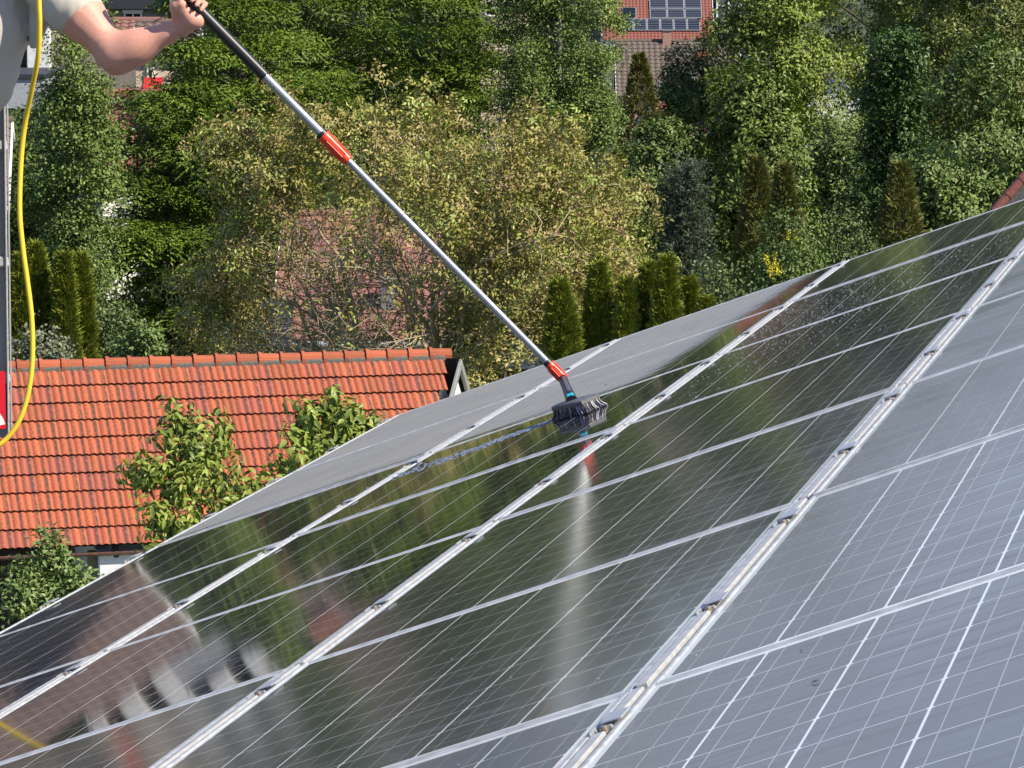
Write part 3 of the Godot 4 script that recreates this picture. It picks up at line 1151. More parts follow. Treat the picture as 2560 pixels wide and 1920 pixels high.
	tree("background_tree", "tall green tree in the backdrop at the far upper right", "tree", Vector3(24.356, 0.000, -160.474), 18.97, 4.53, 518, with(far_spec, {"size": 1.90, "lobe": 1.25}), "tall trees closing the background")
	tree("background_tree", "tall green tree in the backdrop outside the right edge", "tree", Vector3(26.583, 0.000, -150.391), 19.83, 4.35, 519, with(far_spec, {"size": 1.78, "lobe": 1.17}), "tall trees closing the background")
	tree("poplar_tree", "slender grey green poplar left of the dense tree, under the elbow", "tree", Vector3(-9.331, 0.000, -75.778), 11.35, 1.08, 11, poplar_spec)
	tree("hornbeam_tree", "low layered yellow green hornbeam in front of the red roof wedge", "tree", Vector3(-7.785, 0.000, -80.820), 8.76, 1.94, 12, with(dense_spec, {"lobes": 96}))
	tree("hornbeam_tree", "layered hornbeam right below the black grip of the pole", "tree", Vector3(-6.796, 0.000, -87.878), 12.65, 1.76, 41, with(dense_spec, {"lobes": 112}))
	tree("hornbeam_tree", "tall layered hornbeam behind the upper silver pole", "tree", Vector3(-5.553, 0.000, -97.960), 13.52, 3.05, 13, with(dense_spec, {"lobes": 130}))
	tree("hornbeam_tree", "layered hornbeam beside the peach cream wall", "tree", Vector3(-2.301, 0.000, -100.985), 12.59, 2.41, 14, dense_spec)
	tree("hornbeam_tree", "low dark hornbeam bough in shade left of the walnut", "tree", Vector3(-6.880, 0.000, -85.861), 7.35, 1.72, 15, with(dense_spec, {"lobes": 76}))
	tree("poplar_tree", "upright bright poplar with pale trunks right of the peach cream wall", "tree", Vector3(1.214, 0.000, -94.935), 13.87, 1.77, 16, with(poplar_spec, {"lobes": 220, "per_lobe": 19}))
	spindle("conifer_tree", "small olive conifer in front of the brown pantile roof", "conifer", Vector3(3.777, 0.000, -103.002), 7.88, 1.63, 17, olive_spec)
	tree("broadleaf_tree", "dark broadleaf tree before the brown roof chimney", "tree", Vector3(4.833, 0.000, -99.977), 7.97, 1.06, 18, with(cool_spec, {"lobes": 55}))
	tree("broadleaf_tree", "shaded dark tree between the right poplar and the brick house", "tree", Vector3(3.520, 0.000, -87.878), 6.56, 1.61, 19, cool_spec)
	tree("broadleaf_tree", "big olive green tree left of the white house gap", "tree", Vector3(7.095, 0.000, -98.969), 11.05, 2.25, 20, with(broad_spec, {"lobes": 88}))
	tree("broadleaf_tree", "yellow green tree at the top right corner", "tree", Vector3(13.417, 0.000, -105.018), 13.08, 3.27, 21, with(broad_spec, {"lobes": 96, "lo": Color(0.09, 0.115, 0.02), "hi": Color(0.19, 0.215, 0.045)}))
	tree("broadleaf_tree", "olive tree behind the upright hornbeam at top right", "tree", Vector3(12.760, 0.000, -116.109), 12.35, 2.13, 22, with(broad_spec, {"size": 1.15}))
	tree("broadleaf_tree", "rounded tree below the white house gap", "tree", Vector3(8.408, 0.000, -93.927), 6.24, 1.20, 43, with(cool_spec, {"lobes": 60}))
	tree("broadleaf_tree", "bright leafy tree beside the brick house fascia", "tree", Vector3(5.818, 0.000, -87.878), 7.68, 1.61, 23, with(broad_spec, {"lobes": 70, "lo": Color(0.075, 0.12, 0.02), "hi": Color(0.16, 0.22, 0.04)}))
	tree("hornbeam_tree", "upright mid green hornbeam with a pointed top right of the white house", "tree", Vector3(8.820, 0.000, -83.844), 8.72, 0.93, 24, with(cool_spec, {"shape": "column", "lobes": 80, "way": "up", "lo": Color(0.045, 0.085, 0.026), "hi": Color(0.095, 0.17, 0.045)}))
	tree("broadleaf_tree", "dense blue green tree above the right end of the panels", "tree", Vector3(10.270, 0.000, -77.795), 8.69, 1.56, 25, with(cool_spec, {"lobes": 88}))
	tree("broadleaf_tree", "low blue green tree behind the panels right of the laburnum", "tree", Vector3(8.633, 0.000, -73.762), 6.55, 1.07, 26, with(cool_spec, {"lobes": 60}))
	spindle("conifer_tree", "left one of two olive cypress spires before the brick house", "conifer", Vector3(5.024, 0.000, -71.745), 6.95, 1.14, 27, olive_spec, "two olive cypress spires")
	spindle("conifer_tree", "right one of two olive cypress spires before the brick house", "conifer", Vector3(5.522, 0.000, -70.737), 6.90, 1.01, 28, olive_spec, "two olive cypress spires")
	spindle("spruce_tree", "small blue green spruce right of the walnut crown", "spruce", Vector3(3.597, 0.000, -75.778), 6.60, 0.53, 29, spruce_spec)
	spindle("conifer_shrub", "loose olive brown conifer at the foot of the pointed hornbeam", "conifer", Vector3(7.827, 0.000, -72.753), 6.78, 1.46, 30, with(olive_spec, {"count": 3600, "spread": 1.1}))
	tree("shrub", "grey green shrub right of the centre hedge spires", "shrub", Vector3(3.582, 0.000, -61.662), 5.56, 0.65, 31, shrub_spec)
	tree("shrub", "low round shrub behind the panels right of the laburnum", "shrub", Vector3(6.417, 0.000, -69.729), 5.74, 0.66, 32, shrub_spec)
	tree("shrub", "fresh light green bush above the middle of the orange ridge", "shrub", Vector3(-6.048, 0.000, -56.621), 5.43, 0.41, 33, with(shrub_spec, {"twig": "broad", "size": 0.7, "lo": Color(0.075, 0.12, 0.025), "hi": Color(0.14, 0.21, 0.05)}))
	tree("shrub", "grey green bush right beside the left hedge spires", "shrub", Vector3(-6.859, 0.000, -60.654), 5.20, 0.44, 34, shrub_spec)
	tree("shrub", "silvery low shrub just above the left end of the orange ridge", "shrub", Vector3(-7.181, 0.000, -54.604), 5.16, 0.64, 35, with(shrub_spec, {"lo": Color(0.10, 0.12, 0.06), "hi": Color(0.19, 0.20, 0.12)}))
	tree("shrub", "green bush between the yellow hose and the left poplar", "shrub", Vector3(-11.159, 0.000, -82.836), 7.17, 0.88, 42, with(cool_spec, {"lobes": 60, "lo": Color(0.06, 0.10, 0.025), "hi": Color(0.13, 0.20, 0.045)}))
	spindle("arborvitae", "broad leftmost spire of the centre hedge, touching the pole side", "arborvitae", Vector3(0.951, 0.000, -58.637), 5.79, 0.68, 60, thuja_spec, "arborvitae spires behind the panels")
	spindle("arborvitae", "second spire of the centre hedge", "arborvitae", Vector3(1.369, 0.000, -59.142), 6.04, 0.48, 61, thuja_spec, "arborvitae spires behind the panels")
	spindle("arborvitae", "tall third spire of the centre hedge with pointed tip", "arborvitae", Vector3(1.593, 0.000, -59.646), 6.06, 0.52, 62, thuja_spec, "arborvitae spires behind the panels")
	spindle("arborvitae", "low fourth spire of the centre hedge", "arborvitae", Vector3(1.908, 0.000, -58.637), 5.79, 0.41, 63, thuja_spec, "arborvitae spires behind the panels")
	spindle("arborvitae", "fifth spire of the centre hedge", "arborvitae", Vector3(2.116, 0.000, -59.142), 6.04, 0.48, 64, thuja_spec, "arborvitae spires behind the panels")
	spindle("arborvitae", "sixth spire of the centre hedge, half hidden", "arborvitae", Vector3(2.360, 0.000, -59.646), 5.73, 0.40, 65, thuja_spec, "arborvitae spires behind the panels")
	spindle("arborvitae", "tallest spire of the centre hedge", "arborvitae", Vector3(2.517, 0.000, -58.637), 6.18, 0.52, 66, thuja_spec, "arborvitae spires behind the panels")
	spindle("arborvitae", "eighth spire of the centre hedge", "arborvitae", Vector3(2.830, 0.000, -59.142), 5.74, 0.41, 67, thuja_spec, "arborvitae spires behind the panels")
	spindle("arborvitae", "ninth spire of the centre hedge", "arborvitae", Vector3(3.053, 0.000, -59.646), 5.63, 0.38, 68, thuja_spec, "arborvitae spires behind the panels")
	spindle("arborvitae", "small rightmost spire of the centre hedge", "arborvitae", Vector3(3.199, 0.000, -58.637), 5.52, 0.40, 69, thuja_spec, "arborvitae spires behind the panels")
	spindle("arborvitae", "leftmost spire of the left hedge, behind the ladder", "arborvitae", Vector3(-8.293, 0.000, -59.646), 6.14, 0.48, 80, thuja_spec, "arborvitae spires behind the orange roof")
	spindle("arborvitae", "tallest spire of the left hedge, behind the hose", "arborvitae", Vector3(-7.892, 0.000, -60.049), 6.29, 0.50, 81, thuja_spec, "arborvitae spires behind the orange roof")
	spindle("arborvitae", "short spire in the middle of the left hedge", "arborvitae", Vector3(-7.634, 0.000, -60.452), 5.64, 0.35, 82, thuja_spec, "arborvitae spires behind the orange roof")
	spindle("arborvitae", "fourth spire of the left hedge", "arborvitae", Vector3(-7.413, 0.000, -59.646), 6.16, 0.40, 83, thuja_spec, "arborvitae spires behind the orange roof")
	spindle("arborvitae", "rightmost spire of the left hedge, beside the dark gap", "arborvitae", Vector3(-7.228, 0.000, -60.049), 6.10, 0.46, 84, thuja_spec, "arborvitae spires behind the orange roof")
	walnut(Vector3(-1.964, 0.000, -67.712), 9.07, 5.52)
	var lab := tree("laburnum_bush", "fresh green laburnum bush with hanging yellow flowers", "bush", Vector3(5.023, 0.000, -65.695), 6.19, 0.92, 40, with(shrub_spec, {"lobes": 70, "size": 0.85, "lo": Color(0.07, 0.115, 0.025), "hi": Color(0.14, 0.21, 0.05)}))
	for q in [Vector3(-0.430, 5.619, 0.727), Vector3(-0.271, 5.642, 0.825), Vector3(-0.257, 5.472, 0.947), Vector3(-0.365, 5.386, 0.958), Vector3(-0.177, 5.405, 0.855), Vector3(-0.017, 6.042, 0.672), Vector3(0.127, 6.007, 0.677), Vector3(-0.401, 5.570, 0.834), Vector3(-0.336, 5.472, 0.947)]:
		raceme(lab, q)
	lobed("cherry_tree", "cherry tree whose large drooping leaves stand before the orange roof", Vector3(-2.347, 0.000, -32.422), [[Vector3(-3.129, 6.802, -31.646), 0.139], [Vector3(-3.005, 7.039, -31.878), 0.125], [Vector3(-2.961, 7.167, -31.996), 0.089], [Vector3(-2.782, 6.964, -31.768), 0.139], [Vector3(-2.646, 6.992, -32.074), 0.125], [Vector3(-2.827, 6.692, -31.430), 0.166], [Vector3(-3.029, 6.585, -31.316), 0.139], [Vector3(-3.062, 6.391, -31.089), 0.105], [Vector3(-2.552, 6.712, -31.534), 0.166], [Vector3(-2.677, 6.498, -31.305), 0.166], [Vector3(-2.940, 6.357, -31.085), 0.100], [Vector3(-3.243, 6.712, -31.534), 0.069], [Vector3(-2.440, 6.584, -31.215), 0.139], [Vector3(-2.880, 6.838, -31.651), 0.125], [Vector3(-1.840, 7.134, -32.496), 0.083], [Vector3(-1.645, 7.193, -32.604), 0.100], [Vector3(-1.531, 7.116, -32.493), 0.111], [Vector3(-1.371, 7.066, -32.588), 0.105], [Vector3(-1.889, 7.004, -32.378), 0.125], [Vector3(-1.739, 6.964, -32.272), 0.139], [Vector3(-1.562, 6.932, -32.369), 0.125], [Vector3(-1.279, 6.939, -32.571), 0.083], [Vector3(-1.458, 6.972, -32.475), 0.111], [Vector3(-2.261, 6.570, -31.415), 0.166], [Vector3(-1.938, 6.793, -31.948), 0.166]], "cherry", 0.74, 12, Color(0.12, 0.17, 0.025), Color(0.27, 0.32, 0.055), 51, "tree")
	lobed("elder_bush", "leafy pale green elder bush before the dark car port", Vector3(-5.614, 0.000, -42.505), [[Vector3(-5.402, 4.380, -41.618), 0.061], [Vector3(-5.439, 4.227, -41.599), 0.079], [Vector3(-5.693, 4.077, -41.378), 0.079], [Vector3(-5.567, 3.989, -41.467), 0.084], [Vector3(-5.796, 3.910, -41.255), 0.070], [Vector3(-5.345, 4.064, -41.578), 0.089], [Vector3(-5.216, 3.943, -41.461), 0.079], [Vector3(-5.029, 3.873, -41.452), 0.061], [Vector3(-5.657, 3.794, -41.240), 0.093], [Vector3(-5.460, 3.730, -41.333), 0.093], [Vector3(-5.239, 3.711, -41.431), 0.084], [Vector3(-5.075, 3.711, -41.431), 0.065], [Vector3(-5.713, 3.629, -41.118), 0.079], [Vector3(-5.494, 3.540, -41.208), 0.093], [Vector3(-5.273, 3.544, -41.309), 0.093], [Vector3(-5.573, 3.306, -41.077), 0.140], [Vector3(-5.307, 3.287, -41.175), 0.140], [Vector3(-5.467, 2.867, -40.919), 0.187]], "broad", 0.66, 8, Color(0.13, 0.19, 0.055), Color(0.22, 0.30, 0.095), 52, "bush")


# ---------------------------------------------------------------- roofs and houses
# a sheet of interlocking roof tiles: rows of courses, each with its butt edge and its rolls; o = top left corner, x across, y down the slope
func tile_sheet(o: Vector3, x: Vector3, down: Vector3, wide_: float, long: float, tile_w: float, gauge: float, roll: float, m: Material) -> ArrayMesh:
	var g := Geo.new()
	var nn := down.cross(x).normalized()
	if nn.y < 0.0:
		nn = -nn
	var cols := int(round(wide_ / tile_w))
	var rows := int(ceil(long / gauge))
	var sub := 4
	var prof := [0.0, 0.8, 1.0, 0.35, 0.0]
	for r in rows:
		var top := r * gauge
		var bot := minf((r + 1) * gauge + 0.01, long)
		for c in cols:
			var jig := rng.randf_range(-0.004, 0.004)
			for s in sub:
				var xa := (c + float(s) / sub) * tile_w
				var xb := (c + float(s + 1) / sub) * tile_w
				var ha: float = prof[s] * roll
				var hb: float = prof[s + 1] * roll
				var lift := 0.03 + jig
				var a := o + x * xa + down * bot + nn * (ha + lift)
				var b := o + x * xb + down * bot + nn * (hb + lift)
				var c2 := o + x * xb + down * top + nn * hb
				var d := o + x * xa + down * top + nn * ha
				g.quad(a, b, c2, d)
				g.quad(a - nn * 0.03, b - nn * 0.03, b, a)
	return g.mesh(m)


# a house with a pitched roof: at = middle of the front eaves line on the ground, turn = heading of the ridge, front slopes towards +z of its own frame
func gable_house(called: String, label: String, at: Vector3, turn: float, length: float, depth: float, eave: float, ridge: float, m_wall: Material, m_roof: Material, tile_w: float, over := 0.3) -> Node3D:
	var t := thing(called, label, "house", at)
	t.rotation.y = turn
	var w := Geo.new()
	w.box(Transform3D(Basis.IDENTITY, Vector3(0, eave * 0.5, -depth * 0.5)), Vector3(length, eave, depth), 0.01)
	for s in [-1, 1]:
		var x: float = s * length * 0.5
		var xi: float = x - s * 0.24
		var a := Vector3(x, eave, 0)
		var b := Vector3(x, eave, -depth)
		var c := Vector3(x, ridge - 0.12, -depth * 0.5)
		var a2 := Vector3(xi, eave, 0)
		var b2 := Vector3(xi, eave, -depth)
		var c2 := Vector3(xi, ridge - 0.12, -depth * 0.5)
		if s > 0:
			w.tri(a, b, c)
			w.tri(a2, c2, b2)
		else:
			w.tri(a, c, b)
			w.tri(a2, b2, c2)
		w.quad(a, c, c2, a2)
		w.quad(b, b2, c2, c)
	part("wall", w.mesh(m_wall), t)
	var run := depth * 0.5
	var rise := ridge - eave
	var sl := Vector3(0, -rise, run).normalized()
	var long := Vector2(rise, run).length() + over
	var ex := length + over * 2.0
	var front := part("roof", tile_sheet(Vector3(-ex * 0.5, ridge, -run), Vector3.RIGHT, sl, ex, long, tile_w, 0.34, tile_w * 0.14, m_roof), t)
	front.set_meta("kind", "stuff")
	var back := part("roof", tile_sheet(Vector3(ex * 0.5, ridge, -run), Vector3.LEFT, Vector3(0, sl.y, -sl.z), ex, long, tile_w, 0.34, tile_w * 0.14, m_roof), t)
	back.set_meta("kind", "stuff")
	var rg := Geo.new()
	rg.tube(PackedVector3Array([Vector3(-ex * 0.5, ridge + 0.0, -run), Vector3(ex * 0.5, ridge + 0.0, -run)]), PackedFloat32Array([0.11, 0.11]), 8)
	part("ridge", rg.mesh(m_roof), t)
	for s in [-1, 1]:
		for q in [1, -1]:
			var ve := Geo.new()
			var c := Vector3(s * (ex * 0.5 - 0.02), ridge - 0.09 + sl.y * long * 0.5, -run + q * sl.z * long * 0.5)
			ve.box(Transform3D(Basis(Vector3.RIGHT, Vector3(0, sl.z * q, -sl.y), Vector3(0, sl.y, sl.z * q)), c), Vector3(0.05, 0.2, long), 0.008)
			part("verge_board", ve.mesh(M.white), t)
	return t


func window_at(parent: Node3D, x: Transform3D, w: float, h: float, bars := 1) -> void:
	var f := Geo.new()
	for s in [-1, 1]:
		f.box(x * Transform3D(Basis.IDENTITY, Vector3(s * (w * 0.5 - 0.03), 0, 0.02)), Vector3(0.06, h, 0.10), 0.005)
		f.box(x * Transform3D(Basis.IDENTITY, Vector3(0, s * (h * 0.5 - 0.03), 0.022)), Vector3(w - 0.12, 0.06, 0.10), 0.005)
	for b in bars:
		f.box(x * Transform3D(Basis.IDENTITY, Vector3(-w * 0.5 + w * (b + 1.0) / (bars + 1.0), 0, 0.018)), Vector3(0.05, h - 0.12, 0.08), 0.005)
	var o := part("window", f.mesh(M.white), parent)
	var p := Geo.new()
	p.box(x * Transform3D(Basis.IDENTITY, Vector3(0, 0, 0.008)), Vector3(w - 0.1, h - 0.1, 0.02))
	part("pane", p.mesh(M.dark_glass), o)
	var s2 := Geo.new()
	s2.box(x * Transform3D(Basis.IDENTITY, Vector3(0, -h * 0.5 - 0.03, 0.07)), Vector3(w + 0.1, 0.05, 0.16), 0.005)
	part("sill", s2.mesh(M.white), o)


func chimney(parent: Node3D, at: Vector3, s: Vector3, m: Material) -> void:
	var g := Geo.new()
	g.box(Transform3D(Basis.IDENTITY, at + Vector3(0, s.y * 0.5, 0)), s, 0.01)
	var c := part("chimney", g.mesh(m), parent)
	var k := Geo.new()
	k.box(Transform3D(Basis.IDENTITY, at + Vector3(0, s.y + 0.035, 0)), Vector3(s.x + 0.1, 0.07, s.z + 0.1), 0.01)
	part("cap", k.mesh(M.lead), c)


# the orange roof below: every tile in sight is a piece of its own
func clay_tiles() -> Array:
	var out := []
	for k in 7:
		rng.seed = 300 + k
		var im := Image.create(48, 64, false, Image.FORMAT_RGB8)
		var f := FastNoiseLite.new()
		f.seed = 60 + k
		f.frequency = 0.07
		f.fractal_octaves = 3
		var base := Color(0.40, 0.094, 0.041).lerp(Color(0.36, 0.105, 0.040), rng.randf())
		base = base * [0.82, 1.04, 0.93, 1.1, 0.88, 1.0, 0.97][k]
		if k == 5:
			base = Color(0.33, 0.085, 0.05)
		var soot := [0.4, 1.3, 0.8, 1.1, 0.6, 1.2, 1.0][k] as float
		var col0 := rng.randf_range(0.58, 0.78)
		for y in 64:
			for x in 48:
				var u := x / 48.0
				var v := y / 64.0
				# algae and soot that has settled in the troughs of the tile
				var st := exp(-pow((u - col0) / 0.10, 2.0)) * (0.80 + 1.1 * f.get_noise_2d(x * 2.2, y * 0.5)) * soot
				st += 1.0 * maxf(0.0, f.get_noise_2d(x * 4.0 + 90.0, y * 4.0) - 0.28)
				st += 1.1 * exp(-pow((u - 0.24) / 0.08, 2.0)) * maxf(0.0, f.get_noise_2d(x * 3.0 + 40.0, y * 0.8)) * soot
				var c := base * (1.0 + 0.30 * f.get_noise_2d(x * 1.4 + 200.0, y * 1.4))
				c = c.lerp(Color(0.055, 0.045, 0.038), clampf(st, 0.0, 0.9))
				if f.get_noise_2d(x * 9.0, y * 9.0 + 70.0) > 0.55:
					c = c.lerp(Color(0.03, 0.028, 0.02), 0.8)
				im.set_pixel(x, y, c.linear_to_srgb())
		var m := StandardMaterial3D.new()
		m.albedo_texture = ImageTexture.create_from_image(im)
		m.roughness = 0.82
		out.append(m)
	return out


func roof_tile_mesh(w: float, l: float) -> Geo:
	# two rolls and two troughs across, tilted so that its foot rides on the course below
	var g := Geo.new()
	var n := 12
	var prof := PackedFloat32Array()
	for k in n + 1:
		var f := float(k) / n
		var a := pow(maxf(0.0, sin(PI * clampf((f - 0.02) / 0.46, 0.0, 1.0))), 0.8) * 0.023
		var b := pow(maxf(0.0, sin(PI * clampf((f - 0.52) / 0.46, 0.0, 1.0))), 0.8) * 0.020
		prof.append(a + b)
	var ext := l + 0.045
	for k in n:
		var xa := w * k / n
		var xb := w * (k + 1) / n
		var na := Vector3(-(prof[mini(k + 1, n)] - prof[maxi(k - 1, 0)]) / (2.0 * w / n), 1, 0).normalized()
		var nb := Vector3(-(prof[mini(k + 2, n)] - prof[k]) / (2.0 * w / n), 1, 0).normalized()
		var p0 := Vector3(xa, prof[k] + 0.044, ext)
		var p1 := Vector3(xb, prof[k + 1] + 0.044, ext)
		var p2 := Vector3(xb, prof[k + 1], 0)
		var p3 := Vector3(xa, prof[k], 0)
		var i0 := g.vert(p0, na, Vector2(float(k) / n, 1))
		var i1 := g.vert(p1, nb, Vector2(float(k + 1) / n, 1))
		var i2 := g.vert(p2, nb, Vector2(float(k + 1) / n, 0))
		var i3 := g.vert(p3, na, Vector2(float(k) / n, 0))
		g.i.append_array(PackedInt32Array([i0, i2, i1, i0, i3, i2]))
		g.quad(p0 - Vector3(0, 0.013, 0.003), p1 - Vector3(0, 0.013, 0.003), p1, p0, Vector2(float(k) / n, 0.98), Vector2(float(k + 1) / n, 1.0))
	return g


func garage() -> void:
	var mats := clay_tiles()
	var turn := deg_to_rad(14.0)
	var t := thing("garage", "low garage with orange clay tile roof and a white gable", "garage", Vector3(-7.040, 3.055, -48.808), "")
	t.rotation.y = turn
	# own frame: x along the eaves to the right, z towards the front; origin on the eaves line at the left edge of view
	var run := 2.56
	var pitch := deg_to_rad(40.0)
	var rise := run * tan(pitch)
	var down := Vector3(0, -sin(pitch), cos(pitch))
	var nn := Vector3(0, cos(pitch), sin(pitch))
	var ridge := Vector3(0, rise, -run)
	var right_top := 7.03
	var right_foot := 5.90
	var tb := Basis(Vector3.RIGHT, nn, down)
	var w := 0.2005
	var gauge := 0.335
	rng.seed = 21
	var rows := 10
	var gm := roof_tile_mesh(w, gauge)
	var shared := []
	for m in mats:
		shared.append(gm.mesh(m))
	var hidden := Geo.new()
	var roof := Geo.new()
	var len_s := run / cos(pitch)
	# the deck under the tiles, both slopes
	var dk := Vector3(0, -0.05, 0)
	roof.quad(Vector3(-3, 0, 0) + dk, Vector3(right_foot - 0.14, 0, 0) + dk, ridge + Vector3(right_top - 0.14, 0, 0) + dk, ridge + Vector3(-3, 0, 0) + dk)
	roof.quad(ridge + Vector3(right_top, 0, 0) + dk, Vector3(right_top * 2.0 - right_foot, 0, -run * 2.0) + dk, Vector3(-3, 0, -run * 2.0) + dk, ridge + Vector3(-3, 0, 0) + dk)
	var deck := part("roof", roof.mesh(mat(Color(0.03, 0.024, 0.02), 0.9)), t)  # near-black colour paints the shadow gap between the tiles and the verge board
	for r in rows:
		var y := 0.06 + r * gauge - 0.02
		for c in range(-14, 36):
			var x := c * w + (0.004 if r % 2 == 0 else -0.003)
			var edge := lerpf(right_top, right_foot, (y + 0.2) / len_s) - 0.06
			if x + w > edge + 0.12:
				continue
			var sc := 1.0
			if x + w > edge:
				sc = (edge - x) / w
				if sc < 0.2:
					continue
			var o := ridge + down * y + nn * 0.012 + Vector3(x, 0, 0)
			var b := tb.rotated(nn, rng.randf_range(-0.008, 0.008)).rotated(Vector3.RIGHT, rng.randf_range(-0.006, 0.006))
			b.x *= sc
			var xf := Transform3D(b, o + nn * rng.randf_range(-0.002, 0.003))
			var seen := c >= -2 and (x < 2.5 or y < len_s - (x - 2.2) * 0.72 + 0.25)
			if seen:
				part("roof_tile", shared[[1, 3, 5, 1, 6, 3, 5, 2][rng.randi() % 8] if rng.randf() < 0.75 - c * 0.028 else rng.randi() % 7], deck, xf)
			else:
				var k := hidden.v.size()
				for q in gm.v.size():
					hidden.vert(xf * gm.v[q], (b * gm.n[q]).normalized(), gm.t[q])
				for q in gm.i:
					hidden.i.append(q + k)
	part("hidden_tiles", hidden.mesh(mats[1]), deck).set_meta("kind", "stuff")
	# ridge caps, each with its collar
	var cap := Geo.new()
	var cl := 0.32
	for s in 8:
		var a0 := lerpf(-0.35, PI + 0.35, s / 8.0)
		var a1 := lerpf(-0.35, PI + 0.35, (s + 1) / 8.0)
		for q in 3:
			var xa: float = [0.0, 0.05, 0.055][q]
			var xb: float = [0.05, 0.055, cl + 0.02][q]
			var ra: float = [0.128, 0.128, 0.106][q]
			var rb: float = [0.128, 0.106, 0.098][q]
			cap.quad(Vector3(xa, sin(a0) * ra, cos(a0) * ra), Vector3(xb, sin(a0) * rb, cos(a0) * rb), Vector3(xb, sin(a1) * rb, cos(a1) * rb), Vector3(xa, sin(a1) * ra, cos(a1) * ra), Vector2(0.3, 0.1), Vector2(0.5, 0.6))
	var caps := []
	for m in mats:
		caps.append(cap.mesh(m))
	var nr := 0
	for c in range(-3, 22):
		var x := c * cl - 0.1
		if x + cl > right_top:
			break
		part("ridge_tile", caps[[0, 1, 3, 4, 2][nr * 7 % 5]], t, Transform3D(Basis.IDENTITY.rotated(Vector3.FORWARD, rng.randf_range(-0.01, 0.01)), ridge + Vector3(x, 0.0 + rng.randf_range(-0.004, 0.006), 0)))
		nr += 1
	# mortar under the caps
	var mo := Geo.new()
	mo.box(Transform3D(Basis.IDENTITY, ridge + Vector3(1.9, -0.035, 0)), Vector3(9.9, 0.10, 0.23), 0.02)
	part("ridge_mortar", mo.mesh(grain(Color(0.06, 0.06, 0.05), Color(0.22, 0.21, 0.18), 0.2, 0.95, 0.6, 61)), t)
	# gable end: white wall set askew to the ridge, with grey verge boards
	var gw := Geo.new()
	var g0 := Vector3(right_foot - 0.10, -0.16, -0.12)
	var g1 := ridge + Vector3(right_top + 0.0, -0.26, 0)
	var g2 := Vector3(right_top * 2.0 - right_foot - 0.06, -0.16, -run * 2.0 + 0.12)
	var dn := Vector3(0, -2.6, 0)
	var thick := Vector3(-0.22, 0, 0)
	gw.tri(g0, g2, g1)
	gw.quad(g0 + dn, g2 + dn, g2, g0)
	gw.tri(g0 + thick, g1 + thick, g2 + thick)
	gw.quad(g0 + thick, g2 + thick, g2 + dn + thick, g0 + dn + thick)
	var plaster := grain(Color(0.74, 0.74, 0.72), Color(0.82, 0.82, 0.80), 0.5, 0.9, 0.25, 62)
	var wallp := part("wall", gw.mesh(plaster), t)
	var fw := Geo.new()
	fw.box(Transform3D(Basis.IDENTITY, Vector3((1.36 + right_foot - 0.2) * 0.5, -1.42, -0.10)), Vector3(right_foot - 0.2 - 1.36, 2.55, 0.22), 0.012)
	fw.box(Transform3D(Basis.IDENTITY, Vector3(1.5, -1.42, -run * 2.0 + 0.3)), Vector3(9.4, 2.55, 0.22), 0.012)
	fw.box(Transform3D(Basis.IDENTITY, Vector3(1.46, -1.42, -1.6)), Vector3(0.18, 2.5, 2.4), 0.012)
	part("wall", fw.mesh(plaster), t)
	var bm := grain(Color(0.17, 0.175, 0.17), Color(0.27, 0.27, 0.265), 0.5, 0.75, 0.15, 63, 0.05)
	var fx := Vector3(g0.z - g2.z, 0, g2.x - g0.x).normalized()
	for q in 2:
		var a := (g0 if q == 0 else g2) + fx * 0.07
		var b := g1 + fx * 0.07 + Vector3(0, 0.12, 0)
		a.y += 0.12
		var yd := (b - a).normalized()
		var wd := fx.cross(yd).normalized()
		if wd.y < 0.0:
			wd = -wd
		var bd := Geo.new()
		bd.box(Transform3D(Basis(wd.cross(yd) * -1.0, yd, wd) if wd.cross(yd).dot(fx) < 0.0 else Basis(yd.cross(wd), yd, wd), (a + b) * 0.5 + fx * (0.004 * q)), Vector3(0.05, (b - a).length() + 0.12, 0.115), 0.01)
		part("verge_board", bd.mesh(bm), t)
	# gutter, rafters and the dark car port to the left of the white wall
	var gt := Geo.new()
	for s in 6:
		var a0 := PI + PI * s / 6.0
		var a1 := PI + PI * (s + 1) / 6.0
		for q in 2:
			var r0 := 0.05 if q == 0 else 0.046
			var f0 := Vector3(-3, -0.13 + sin(a0) * r0, 0.075 + cos(a0) * r0)
			var f1 := Vector3(-3, -0.13 + sin(a1) * r0, 0.075 + cos(a1) * r0)
			var ex := Vector3(9.4, 0, 0)
			if q == 0:
				gt.quad(f0, f1, f1 + ex, f0 + ex)
			else:
				gt.quad(f0 + ex, f1 + ex, f1, f0)
	part("gutter", gt.mesh(grain(Color(0.10, 0.05, 0.035), Color(0.20, 0.10, 0.07), 0.4, 0.55, 0.0, 64)), t)
	var timber := grain(Color(0.035, 0.024, 0.018), Color(0.09, 0.06, 0.045), 0.35, 0.85, 0.3, 65, 0.05)
	var rt := Geo.new()
	for c in 8:
		rt.box(Transform3D(Basis(Vector3.RIGHT, nn, down), Vector3(-2.6 + c * 0.7, -0.14, -0.05) - down * 0.4), Vector3(0.07, 0.12, 1.0), 0.004)
	part("rafters", rt.mesh(timber), t)
	var po := Geo.new()
	po.box(Transform3D(Basis.IDENTITY, Vector3(1.29, -1.45, -0.2)), Vector3(0.12, 2.6, 0.12), 0.01)
	part("post", po.mesh(grain(Color(0.16, 0.13, 0.09), Color(0.30, 0.25, 0.18), 0.3, 0.85, 0.2, 66)), t)
	for k in 14:
		var bo := Geo.new()
		bo.box(Transform3D(Basis.IDENTITY, Vector3(-0.85, -0.2 - k * 0.19, -2.7 + 0.006 * (k % 3))), Vector3(4.3, 0.175, 0.03), 0.004)
		part("board", bo.mesh(timber), t)


